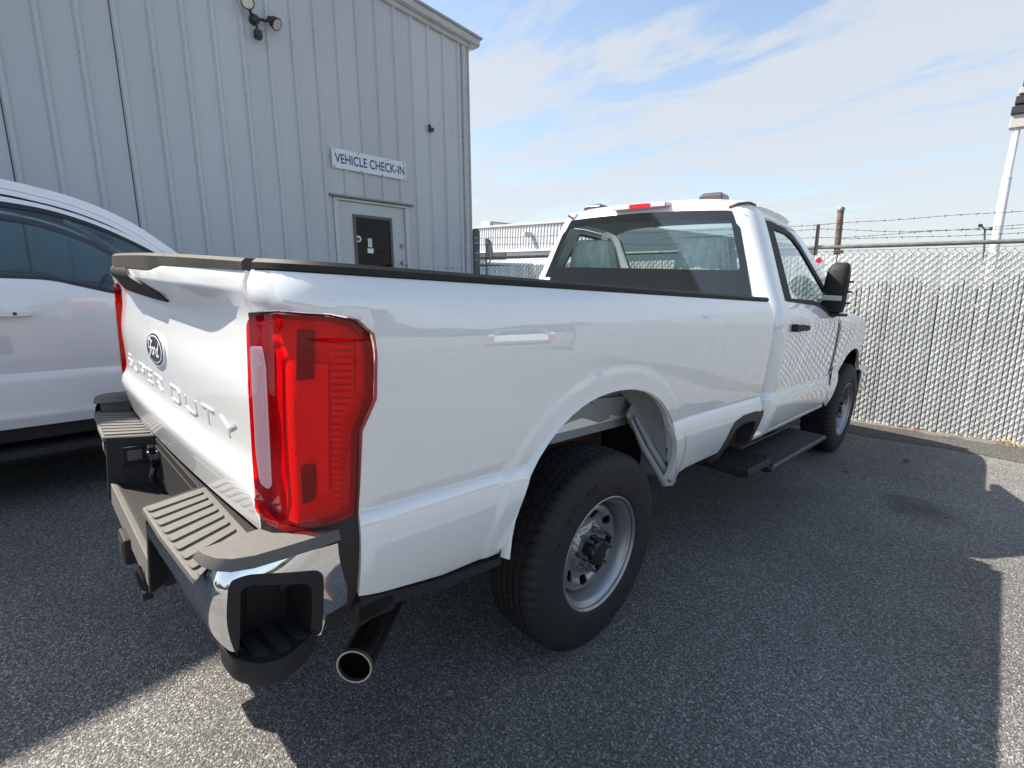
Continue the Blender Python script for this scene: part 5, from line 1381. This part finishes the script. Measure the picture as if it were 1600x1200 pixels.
# litter
def leaf(name, x, y, sc, rot, m, label, shape=None):
    pl = shape or [(0, -.5), (.25, -.3), (.5, -.05), (.28, .1), (.35, .45), (0, .3), (-.3, .5), (-.25, .12), (-.5, 0), (-.2, -.25)]
    c_, s_ = math.cos(rot), math.sin(rot); mb = MB(); n = len(pl)
    vs = [Vector((x, y, .012))] + [Vector((x + sc * (p[0] * c_ - p[1] * s_), y + sc * (p[0] * s_ + p[1] * c_), .006 + .02 * (i % 3) * sc * 8)) for i, p in enumerate(pl)]
    mb.add(vs, [(0, i + 1, (i + 1) % n + 1) for i in range(n)])
    return top(name, mb, m, None, label=label, cat='leaf', org=(x, y, 0))
LR = mat('leaf_red', (.32, .045, .03), .6); LB = mat('leaf_brown', (.09, .03, .022), .6); LT = mat('leaf_tan', (.45, .33, .17), .7, noise=(20, .3))
leaf('dead_leaf', 1.158, 4.227, .045, .4, LR, 'small red dead leaf on the asphalt nearest the front wheel')
leaf('dead_leaf', 1.444, 4.939, .060, 1.9, LB, 'dark brown dead leaf on the asphalt between front wheel and fence')
leaf('dead_leaf', 1.34, 6.22, .05, .9, LR, 'small reddish dead leaf lying at the foot of the white fence')
BT = thing('dry_grass', (2.1, 6.44, 0), 'clump of dry straw-coloured blades at the right end of the fence foot', 'grass clump')
rb_ = random.Random(4)
for i in range(16):
    x = 1.97 + rb_.uniform(0, .30); y = 6.43 + .2526 * (x - 2.1) + rb_.uniform(-.05, .02); a = rb_.uniform(1.9, 3.6); L_ = rb_.uniform(.10, .22); w_ = rb_.uniform(.004, .009)
    d = Vector((math.cos(a), math.sin(a), 0)); n_ = Vector((-d.y, d.x, 0)); mb = MB(); rr = []
    for k in range(6):
        t = k / 5; c_ = Vector((x, y, .008 + .05 * math.sin(t * PI) * rb_.uniform(.5, 1))) + d * L_ * (t - .5) + n_ * .03 * t * t; rr.append([c_ - n_ * w_ * (1 - abs(t - .5) * 1.4), c_ + n_ * w_ * (1 - abs(t - .5) * 1.4)])
    mb.loft(rr, closed=False, caps=False); part('blade', mb, LT, BT, None)
rndl = random.Random(3); mb = MB()
for i in range(150):
    s_ = rndl.uniform(-.8, 2.6); o = rndl.uniform(.01, .10) ** 1.0; c_ = FF((s_, o, 0)); c_.z = .004; a = rndl.uniform(0, 6); r_ = rndl.uniform(.003, .012)
    mb.add([c_ + Vector((r_ * math.cos(a + t) * (1.6 if t == 0 else 1), r_ * math.sin(a + t), .003 * k)) for k, t in enumerate((0, 2, 4))], [(0, 1, 2)])
top('leaf_litter', mb, mat('litter', (.17, .12, .08), .9), None, kind='stuff', cat='litter', label='crumbs of dry leaf and grit along the foot of the white fence')
# low ridge of grit where the asphalt meets the fence
ED = mat('edge_soil', (.15, .14, .125), .95, noise=(25, .35), bump=(60, 1, .01))
mb = MB(); rr = []
rn = random.Random(5)
for i in range(60):
    s_ = -1.6 + i * .075; w_ = .05 + .03 * rn.random() + (.10 if s_ > .6 else 0) * rn.random(); q = FF((s_, 0, 0)); q.z = 0
    rr.append([q + Vector((FNn.x, FNn.y, 0)) * -.08 + Vector((0, 0, .004)), q + Vector((0, 0, .011)), q + Vector((FNn.x, FNn.y, 0)) * w_ * .6 + Vector((0, 0, .008)), q + Vector((FNn.x, FNn.y, 0)) * w_ + Vector((0, 0, .002))])
mb.loft(rr, closed=False, caps=False); top('soil_strip', mb, ED, None, kind='structure')

# ------------------------------------------------------------------ second pickup (crew cab) on the left; its own shapes
_nlo = curve([(.40, .93), (.46, .965), (.53, .985), (.56, .992), (.60, .987), (.70, .991), (.77, .992), (.80, .984), (.812, .976)])
_nhi = curve([(.812, .975), (.84, .980), (.90, .990), (1.05, 1.004), (1.15, 1.008), (1.24, 1.0), (1.30, .975), (1.35, .945), (1.42, .912), (1.60, .835), (1.75, .77), (1.82, .735), (1.88, .69)])
def xn(z):
    t = sstep(.811, .813, z); return _nlo(min(z, .812)) * (1 - t) + _nhi(max(z, .812)) * t
_nn = curve([(-3.9, -.08), (-3.5, -.02), (-2, 0), (0.4, 0), (1.4, -.02), (1.8, -.08), (2.0, -.2)])
NRA, NFA, NYR, NYF = .47, .47, -2.62, 1.06
def nside(y, z, off=0): return Vector((xn(z) + _nn(y) + flare(y, z, NYR, NRA, .43, 1.15) * .6 + flare(y, z, NYF, NFA, .43, 1.15) * .6 + off, y, z))
PAINT2 = mat('pearl_white_paint', (.74, .76, .79), .35, coat=1, coatr=.02, spec=.4)
def crew_truck(org, label, M=None):
    T = thing('pickup_truck', (0, 0, 0), label, 'pickup truck'); ORG[T.name] = Vector((0, 0, 0))
    def Q(name, mb, m, parent=None, **k): return part(name, mb, m, parent or T, None, **k)
    def nb(mir):
        a1 = archloop(NYR, NRA, .43, .60, k=18); a2 = archloop(NYF, NFA, .43, .60, k=18)
        o = [(-3.80, 1.38), (-3.84, .62)] + a1 + [(-2.0, .50), (.42, .50), (.55, .55)] + a2 + [(1.75, .66), (1.86, .80), (1.84, 1.10), (1.65, 1.22), (1.0, 1.27), (.78, 1.285), (.5, 1.27), (-.02, 1.27), (-.05, 1.38)]
        o = [(-3.80, 1.40), (-3.84, .62)] + a1 + [(-2.10, .50), (-2.10, 1.40)]
        panel('bed_side', o, nside, PAINT2, T, (1, 0, 0), fr=FT, sp=.05, mir=mir, rim=.02)
        o = [(.62, .55)] + a2 + [(1.75, .66), (1.86, .80), (1.84, 1.10), (1.65, 1.22), (1.0, 1.27), (.62, 1.275)]
        o = [p for p in o if p[0] >= .59 or p[1] < .61]
        panel('fender', [(.60, .66), (.598, .62)] + a2[0:] + [(1.75, .66), (1.86, .80), (1.84, 1.10), (1.65, 1.22), (1.0, 1.265), (.60, 1.27)], nside, PAINT2, T, (1, 0, 0), fr=FT, sp=.05, mir=mir, rim=.02)
        # cab: lower body, pillars, roof rail as one aperture panel
        wf = [(-.60, 1.345), (-.50, 1.345), (-.22, 1.328), (-.08, 1.288), (.02, 1.262), (.12, 1.252), (.36, 1.25), (.38, 1.262), (.395, 1.30), (.18, 1.46), (-.03, 1.59), (-.22, 1.685), (-.42, 1.745), (-.62, 1.78)]
        wf = [(-.64, 1.342), (-.52, 1.343), (-.33, 1.335), (-.20, 1.302), (-.05, 1.262), (.05, 1.248), (.26, 1.246), (.43, 1.27), (.47, 1.30), (.23, 1.475), (.05, 1.585), (-.13, 1.668), (-.33, 1.722), (-.64, 1.752)]
        wf = catmull([(-.64, 1.342), (-.52, 1.343), (-.33, 1.335), (-.20, 1.302), (-.05, 1.262), (.05, 1.248), (.26, 1.246), (.43, 1.27), (.47, 1.30)], 4) + catmull([(.465, 1.305), (.23, 1.475), (.05, 1.585), (-.13, 1.668), (-.33, 1.722), (-.64, 1.752)], 5)
        wr = [(-1.62, 1.342), (-.80, 1.342), (-.80, 1.752), (-1.45, 1.742), (-1.62, 1.68)]
        fd_ = [(-.72, .50), (.46, .50), (.585, .60), (.59, 1.268)] + catmull([(.585, 1.272), (.50, 1.31), (.26, 1.495), (.07, 1.610), (-.12, 1.695), (-.32, 1.752), (-.60, 1.788), (-.72, 1.79)], 4)
        d = panel('door', fd_, nside, PAINT2, T, (1, 0, 0), fr=FT, sp=.03, mir=mir, rim=.02, holes=[wf], lines=[((-.72, zz), (.59, zz)) for zz in (.83, .814, .810, .80, .78)])
        rd = [(-1.62, .62), (-1.60, .50), (-.728, .50), (-.728, 1.79), (-1.40, 1.785), (-1.70, 1.70), (-1.74, 1.35), (-1.70, .80)]
        d2 = panel('door', rd, nside, PAINT2, T, (1, 0, 0), fr=FT, sp=.04, mir=mir, rim=.02, holes=[wr])
        panel('cab_pillar', [(-2.09, .50), (-1.63, .50), (-1.71, .80), (-1.75, 1.35), (-1.71, 1.71), (-1.40, 1.80), (-2.0, 1.80), (-2.09, 1.40)], nside, PAINT2, T, (1, 0, 0), fr=FT, sp=.06, mir=mir, rim=.02)
        for dd_, w_ in ((d, wf), (d2, wr)):
            cx = sum(p[0] for p in w_) / len(w_); cz = sum(p[1] for p in w_) / len(w_)
            big_ = [(p[0] + (p[0] - cx) * .015, p[1] + (.008 if p[1] > cz else -.010)) for p in w_]; sm = [(cx + (p[0] - cx) * .975, cz + (p[1] - cz) * .93) for p in w_]
            panel('window_seal', big_, lambda y, z: nside(y, z, .002), PLASTG, dd_, (1, 0, 0), fr=FT, sp=.05, mir=mir, rim=.01, holes=[sm])
            panel('window_pane', sm, lambda y, z: nside(y, z, -.004), GLASSN, dd_, (1, 0, 0), fr=FT, sp=.06, mir=mir, rim=0)
        # chrome-edged handle with keyhole
        for yy, dd_ in ((-.615, d), (-1.62, d2)):
            mb = MB(); X = nside(yy, 1.145).x; mb.loft([[Vector((X + .004 + .038 * w_, y, 1.148 + dz)) for w_, dz in ((0, -.018 * k), (1, -.017 * k), (1, .017 * k), (0, .018 * k))] for y, k in ((yy - .02, .8), (yy, 1), (yy + .17, 1), (yy + .19, .7))])
            if mir: mb.mirror()
            h = Q('door_handle', mb, PAINT2, dd_, bev=.006)
            mb = MB(); mb.tube([(X + .035, yy + .12, 1.148), (X + .0445, yy + .12, 1.148)], .009, 14)
            if mir: mb.mirror()
            Q('keyhole', mb, PLASTG, h)
        # rail above the doors and pillar down to the bonnet: two strips with a shadow gap
        rl = [(-2.0, 1.80), (-1.4, 1.795), (-.60, 1.795), (-.31, 1.760), (-.11, 1.703), (.07, 1.612), (.24, 1.475), (.50, 1.262)]
        rl = catmull(rl, 6)
        for k, (d0, d1, nx, m) in enumerate(((.0, .030, .0, PAINT2), (.034, .085, -.02, PAINT2))):
            rings = []
            for i, (y, z) in enumerate(rl):
                a = Vector(rl[max(0, i - 1)]); b = Vector(rl[min(len(rl) - 1, i + 1)]); t = (b - a).normalized(); n = Vector((-t.y, t.x)); n = n if n.y > 0 else -n
                def pt(dd_, dx):
                    q = Vector((y, z)) + n * dd_; return Vector((xn(z) + _nn(y) - .42 * dd_ + dx + nx, q.x, q.y))
                rings.append([pt(d0, -.05), pt(d0, .001), pt((d0 + d1) / 2, .004), pt(d1, -.004), pt(d1, -.06)])
            mb = MB().loft(rings)
            if mir: mb.mirror()
            Q('roof_rail', mb, m)
        mb = MB(); mb.loft([[Vector((x, y, z)) for x, z in ((.80, .30), (.99, .30), (1.01, .33), (1.0, .37), (.80, .38))] for y in (-1.95, .45)])
        if mir: mb.mirror()
        Q('running_board', mb, PLAST, bev=.006)
        mb = MB(); mb.box((.60, -3.7, .42), (.955, 1.7, .53)); 
        if mir: mb.mirror()
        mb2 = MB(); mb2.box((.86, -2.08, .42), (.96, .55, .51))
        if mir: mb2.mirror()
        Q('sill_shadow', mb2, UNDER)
        for ay in (NYR, NYF):
            mb = MB(); lp = archloop(ay, .49, .46, .55, k=16); mb.loft([[Vector((x, y, z)) for y, z in lp] for x in (.97, .55)], closed=False, caps=False)
            if mir: mb.mirror()
            Q('wheel_housing', mb, UNDER)
        mb = MB().box((1.05, .30, 1.24), (1.24, .39, 1.46)); mb.box((.93, .33, 1.25), (1.07, .38, 1.29))
        if mir: mb.mirror()
        Q('side_mirror', mb, PAINT2, bev=.03, seg=3)
    both(nb)
    rzf = curve([(-2.15, 1.83), (-1.9, 1.875), (-1.2, 1.905), (-.7, 1.90), (-.35, 1.875), (-.08, 1.80), (.1, 1.70), (.3, 1.55)])
    panel('roof', [(-.66, -2.1), (.66, -2.1), (.665, -.1), (-.665, -.1)], lambda x, y: Vector((x, y, rzf(y) - .012 * (x / .66)**2 - .03 * (abs(x) / .66)**8)), PAINT2, T, (0, 0, 1), fr=FT, sp=.06, rim=.05)
    panel('windscreen', [(-.67, -.1), (.67, -.1), (.83, .72), (-.83, .72)], lambda x, y: Vector((x, y + .0, curve([(-.1, 1.785), (.2, 1.60), (.72, 1.27)])(y) - .05 * (x / .8)**4)), GLASSN, T, (0, 1, 1), fr=FT, sp=.08, rim=0)
    panel('hood', [(-.90, .70), (.90, .70), (.90, 1.4), (.80, 1.82), (-.80, 1.82), (-.90, 1.4)], lambda x, y: Vector((x, y, 1.30 - .06 * max(0, (y - .9)) - .08 * (abs(x) / .9)**6)), PAINT2, T, (0, 0, 1), fr=FT, sp=.07, rim=.06)
    Q('grille', MB().box((-.80, 1.72, .72), (.80, 1.88, 1.20)), PLASTG, bev=.03)
    Q('front_bumper', MB().box((-.95, 1.68, .50), (.95, 1.98, .72)), CHROME, bev=.05)
    Q('cab_back', MB().box((-.80, -2.13, .8), (.80, -2.08, 1.40)), PAINT2); Q('rear_window', MB().prism([(-.80, 1.40), (.80, 1.40), (.66, 1.84), (-.66, 1.84)], 1, -2.12, -2.10), GLASSB)
    Q('tailgate', MB().box((-.80, -3.88, .80), (.80, -3.80, 1.40)), PAINT2, bev=.015); Q('bed_floor', MB().box((-.92, -3.80, .80), (.92, -2.1, .86)), PAINT2)
    Q('rear_bumper', MB().box((-.95, -4.02, .52), (.95, -3.84, .74)), CHROME, bev=.03)
    for s_ in (-1, 1):
        mb = MB().box((.80, -3.87, .88), (.985, -3.74, 1.34)); 
        if s_ < 0: mb.mirror()
        Q('tail_light', mb, mat('tail_red', (.45, .01, .015), .1, coat=1), bev=.02)
        mb = MB().box((.62, 1.70, .92), (.94, 1.84, 1.18))
        if s_ < 0: mb.mirror()
        Q('headlight', mb, mat('lamp_clear'), bev=.03)
    Q('dashboard', MB().box((-.76, .20, .90), (.76, .62, 1.24)), DASH, bev=.05)
    Q('cab_floor', MB().box((-.85, -2.05, .50), (.85, .6, .60)), DASH)
    Q('headliner', MB().box((-.62, -2.0, 1.80), (.62, -.25, 1.82)), DASH)
    mb = MB(); c0 = Vector((-.40, .02, 1.16)); ax = Vector((0, -.90, .42)).normalized(); u = Vector((1, 0, 0)); v = ax.cross(u)
    mb.tube([c0 + (u * math.cos(t) + v * math.sin(t)) * .185 for t in [2 * PI * i / 32 for i in range(32)]], .017, 8, closed=True); mb.tube([c0 - u * .17, c0 + u * .17], .025, 8); mb.tube([c0, c0 - ax * .3], .04, 8); Q('steering_wheel', mb, mat('wheel_grey', (.11, .13, .15), .4))
    for x in (-.42, .42):
        for y in (-.75, -1.75):
            mb = MB(); mb.loft([[Vector((x - w_, y - dy, z)), Vector((x + w_, y - dy, z)), Vector((x + w_, y + .13 - dy, z)), Vector((x - w_, y + .13 - dy, z))] for z, dy, w_ in ((.75, -.02, .24), (1.1, .06, .25), (1.38, .13, .20), (1.43, .15, .13), (1.60, .19, .13))])
            Q('seat_back', mb, mat('seat_grey', (.13, .14, .14), .8), bev=.04, seg=3)
            Q('seat_cushion', MB().box((x - .25, y, .68), (x + .25, y + .48, .85)), mat('seat_grey'), bev=.05)
    for x in (.82, -.82):
        for y in (NYR, NYF): put_wheel(T, x, y, x > 0, .3)
    Q('chassis_frame', MB().box((-.48, -3.7, .45), (-.40, 1.6, .56)).box((.40, -3.7, .45), (.48, 1.6, .56)), UNDER)
    return T
NT = crew_truck(None, 'white crew cab pickup cut off by the left edge of the picture, beside the shed')
part('film_patch', MB().box((.0, 0, 0), (.001, .001, .001)), PAPER, NT, None) if False else None
panel('protective_film', [(-.70, .925), (-.525, .925), (-.53, 1.03), (-.70, 1.015)], lambda y, z: nside(y, z, .0012), mat('film_white', (.62, .64, .66), .45, bump=(25, .5, .004)), NT, (1, 0, 0), fr=FT, sp=.04, rim=0)
def copy_tree(o, parent=None):
    c_ = o.copy(); COL.objects.link(c_)
    if parent is not None: c_.parent = parent
    for ch in list(o.children): copy_tree(ch, c_)
    return c_
FT2 = copy_tree(NT); FT2['label'] = 'white crew cab pickup parked far off on the open lot, outside the picture'
NT.matrix_world = G @ Matrix.Translation((-2.90, .10, .0)) @ Matrix.Rotation(math.radians(.8), 4, 'Z')
def place_far(o, x, y, rz):
    w_ = G @ Vector((x, y, 0)); o.matrix_world = Matrix.Translation((w_.x, w_.y, gz(w_.x, w_.y))) @ Matrix.Rotation(rz, 4, 'Z')
place_far(FT2, 13.2, 13.0, math.radians(-44))

# ------------------------------------------------------------------ beyond: ribbed white warehouse seen between shed and cab
def wfar(p): return p
FBH = thing('warehouse', (-15.5, 15.0, 0), 'low white ribbed warehouse beyond the fence, between shed and cab', 'building')
e1 = Vector((-17.362, 15.5, 0)); fe_ = Vector((.98, -.2, 0)).normalized(); fn_ = Vector((fe_.y, -fe_.x, 0))
def FWH(p): return e1 + fe_ * p[0] + fn_ * p[1] + Vector((0, 0, p[2] + .028 * p[0] * 0 + .05 * 0))
WH = mat('warehouse_white', (.52, .54, .56), .5, noise=(2, .05)); 
def hT(s_): return 3.542 - .0216 * s_
def hM(s_): return 2.415
mb = MB(); pr = []
s_ = -2.0
while s_ < 9: pr += [(s_, 0), (s_ + .03, .035), (s_ + .07, .035), (s_ + .10, 0)]; s_ += .20
vs = []; fs = []
for i in range(len(pr) - 1):
    (a, da), (b, db) = pr[i], pr[i + 1]; o = len(vs); vs += [Vector((a, da, hM(a))), Vector((b, db, hM(b))), Vector((b, db, hT(b))), Vector((a, da, hT(a)))]; fs.append((o, o + 1, o + 2, o + 3))
mb.add(vs, fs); part('wall_panel', mb, WH, FBH, FWH, smooth=False)
mb = MB(); mb.loft([[Vector((s_, o, hT(s_) + z)) for o, z in ((.08, -.03), (.10, .05), (-3, .08), (-3, -.03))] for s_ in (-2.1, 9)]); part('roof_edge', mb, mat('roof_trim_far', (.62, .63, .62), .5), FBH, FWH)
mb = MB(); mb.loft([[Vector((s_, o, hM(s_) + z)) for o, z in ((.10, -.02), (.10, .05), (0, .05), (0, -.02))] for s_ in (-2, 9)]); part('sill_band', mb, mat('roof_trim_far'), FBH, FWH)
mb = MB().box((-2, -.3, .2), (9, -.02, 2.9)); part('wall', mb, WH, FBH, FWH)
for a, b, z0, z1 in ((.15, 3.35, 2.12, 2.36), (.15, 1.3, 1.62, 2.0)): part('window', MB().box((a, -.02, z0), (b, .01, z1)), GLASSB, FBH, FWH)
part('window_sill', MB().box((-.1, -.02, 2.02), (1.7, .06, 2.10)), mat('sill_grey', (.12, .12, .12), .6), FBH, FWH)
mb = MB().box((.45, -2.2, hT(.4) + .02), (1.25, -.4, hT(.4) + .30)); part('roof_unit', mb, mat('unit_grey', (.42, .45, .47), .6), FBH, FWH, bev=.02)
part('roof_duct', MB().prism([(1.25, hT(1.0) + .04), (1.25, hT(1) + .24), (2.6, hT(2.2) + .09)], 1, -1.5, -.5), mat('duct_dark', (.14, .14, .15), .6), FBH, FWH)
for s_ in (5.2,):
    mb = MB().box((s_, .03, 2.98), (s_ + .16, .25, 3.08)); mb.prism([(s_ - .08, 3.10), (s_ + .2, 3.10), (s_ + .12, 2.93)], 1, .12, .42); part('wall_lamp', mb, mat('unit_grey'), FBH, FWH)
mb = MB().box((-2, -14, .1), (9, -.3, 3.3)); part('hall_body', mb, WH, FBH, FWH)
# parked car roof just visible beside the end post
CR_ = thing('parked_car', (-5.95, 7.1, 0), 'pale car behind the fence, only its roof edge showing beside the end post', 'car')
def carf(p): return Vector((-5.95, 7.1, .25)) + Vector((p[0] * .7 - p[1] * .7, p[0] * .7 + p[1] * .7, p[2]))
mb = MB(); sec = [(-.85, .35), (-.87, .75), (-.80, .95), (.80, .95), (.87, .75), (.85, .35)]
mb.loft([[Vector((x * k, y, .3 + (z - .3) * kz)) for x, z in sec] for y, k, kz in ((-2.2, .85, .75), (-2.1, .95, .95), (-1.0, 1, 1.0), (1.0, 1, .98), (2.0, .96, .85), (2.25, .85, .65))]); part('car_body', mb, PAINT2, CR_, carf, bev=.04)
mb = MB(); mb.loft([[Vector((x * k, y, z)) for x, z in ((-.76, .93), (-.58, ztp), (.58, ztp), (.76, .93))] for y, k, ztp in ((-1.5, .95, .96), (-.9, 1, 1.38), (.3, 1, 1.40), (1.1, .95, .96))]); part('car_glasshouse', mb, mat('car_glass', (.20, .27, .30), .08), CR_, carf)
mb = MB().box((-.60, -.95, 1.37), (.60, .35, 1.43)); part('car_roof', mb, PAINT2, CR_, carf, bev=.03)
for x in (-.8, .8):
    for y in (-1.4, 1.4): part('tyre', MB().lathe([(.18, -.1), (.30, -.1), (.33, -.06), (.33, .06), (.30, .1), (.18, .1)], Matrix.Translation((x, y, .08)), 24, closed=True), RUBBER, CR_, carf)

# tall light mast behind the fence, on the right
def ray_pt(u, v, D): return CAMP + (_rt * ((u - 800) / 785.257) - _up * ((v - 600) / 785.257) + _fw) * D
MP = thing('light_mast', Vector((1.17, 15.1, -.4)), 'tall white light mast behind the fence at the right edge', 'light mast')
pb_, pm_, pt_ = ray_pt(1551, 405, 11), ray_pt(1573, 280, 11), ray_pt(1590, 197, 11)
dn = (pb_ - pt_).normalized(); foot = pt_ + (-UPV) * 5.6; foot = Vector((pb_.x, pb_.y, -.6))
MAST = mat('mast_white', (.66, .67, .68), .45, noise=(6, .07))
mb = MB(); mb.tube([foot, pb_, pm_], [.088, .084, .080], 28); part('mast_base', mb, MAST, MP, None)
mb = MB(); mb.tube([pm_, pm_ + (pt_ - pm_) * .02, pt_], [.075, .068, .062], 28); mb.tube([pm_ - (pt_ - pm_) * .01, pm_ + (pt_ - pm_) * .02], .087, 28); part('mast_pole', mb, MAST, MP, None)
mb = MB(); mb.box((-.13, -.13, -.05), (.25, .13, .22), Matrix.Translation(pt_)); part('lamp_bracket', mb, mat('mast_fit', (.45, .45, .44), .5), MP, None, bev=.01)
for k, (w_, z0, z1, m) in enumerate(((.40, .22, .38, FLD), (.40, .42, .58, FLD), (.36, .62, .74, mat('mast_fit')), (.30, .76, 1.05, mat('mast_top', (.07, .10, .17), .3)))):
    mb = MB(); mb.box((-.15 + .03 * k, -.18, z0), (-.15 + .03 * k + w_, .18, z1), Matrix.Translation(pt_)); part('lamp_housing', mb, m, MP, None, bev=.015)
SLM = thing('street_lamp', Vector((-1.0, 38, -.5)), 'distant twin-armed street lamp left of the white mast, just above the fence', 'street lamp')
a = ray_pt(1536, 420, 30); b = ray_pt(1539, 358, 30)
mb = MB().tube([a - UPV * 2, a, b], .045, 8); part('lamp_post', mb, FLD, SLM, None)
for (u0, v0, u1, v1) in ((1539, 359, 1534, 353), (1539, 359, 1547, 358)):
    p = ray_pt(u0, v0, 30); q = ray_pt(u1, v1, 30); hd_ = part('lamp_arm', MB().tube([b, p, q], .04, 6), FLD, SLM, None)
    e_ = ray_pt(u1 + (-5 if u1 < 1540 else 5), v1 - 1.5, 30); part('lamp_head', MB().tube([q, (q + e_) / 2, e_], [.08, .11, .05], 8), FLD, hd_, None)

# far tree belt round the open side of the lot (out of frame, it is what the paint and glass mirror)
TREE = mat('tree_foliage', (.055, .075, .035), .9, noise=(.5, .4))
mb = MB(); rt_ = random.Random(11)
vs = []; fs = []
for i in range(30000):
    a = rt_.uniform(math.radians(-100), math.radians(62)); R_ = rt_.uniform(62, 74)
    hmax = 4.6 + 1.6 * math.sin(a * 9) + 1.1 * math.sin(a * 23 + 1) + .8 * math.sin(a * 51)
    z = rt_.uniform(-.5, hmax); c_ = Vector((R_ * math.cos(a), 2 + R_ * math.sin(a), z + gz(R_ * math.cos(a), 2 + R_ * math.sin(a))))
    sz = rt_.uniform(.2, .6); o = len(vs)
    for k in range(3): vs.append(c_ + Vector((rt_.gauss(0, sz), rt_.gauss(0, sz), rt_.gauss(0, sz * .7))))
    fs.append((o, o + 1, o + 2))
mb.add(vs, fs); me = bpy.data.meshes.new('tree_belt'); me.from_pydata([tuple(v) for v in vs], [], fs); me.materials.append(TREE); tb = link('tree_belt', me); tag(tb, 'far belt of dark green trees beyond the open lot, outside the picture', 'trees', kind='stuff')
# unseen leaf mass added behind the fence to darken the gaps between slats
GAPB = mat('gap_backing_leaves', (.030, .040, .020), .9, noise=(3, .4))
mb = MB(); rs = random.Random(21)
for i in range(17000):
    s_ = rs.uniform(-2.2, 6.3); hgt = 1.34 + .16 * math.sin(s_ * 2.3) + .10 * math.sin(s_ * 5.1 + 1)
    c_ = FF((s_, -rs.uniform(.22, .7), rs.uniform(-.1, hgt))); z_ = rs.uniform(.03, .07); o = len(mb.v)
    for k in range(3): mb.v.append(c_ + Vector((rs.gauss(0, z_), rs.gauss(0, z_), rs.gauss(0, z_))))
    mb.f.append((o, o + 1, o + 2))
top('gap_backing', mb, GAPB, None, kind='stuff', cat='backing', label='unseen dark leaf mass added behind the white slatted fence to darken its gaps', smooth=False)
# smoother, darker strip of newer asphalt along the fence
edge = [(-1.2, .62), (-.5, .60), (.0, .62), (.45, .60), (.9, .66), (1.25, .74), (1.6, .80), (2.2, .82), (3.2, .80), (4.5, .8)]
mb = MB(); ra, rb = [], []
re_ = random.Random(9)
pts = []
for i in range(120):
    s_ = -1.2 + i * .0475; k = 0
    while k < len(edge) - 2 and s_ > edge[k + 1][0]: k += 1
    t = (s_ - edge[k][0]) / (edge[k + 1][0] - edge[k][0]); w_ = edge[k][1] * (1 - t) + edge[k + 1][1] * t + re_.uniform(-.012, .012) + .02 * math.sin(s_ * 5)
    a = FF((s_, 0, 0)); n2 = Vector((FNn.x, FNn.y, 0)); ga = a - n2 * .1; gb = a + n2 * w_; ga.z = gb.z = .004
    ra.append(ga); rb.append(gb)
mb.loft([[a, b] for a, b in zip(ra, rb)], closed=False, caps=False)
top('asphalt_strip', mb, ASPH2, None, kind='structure')
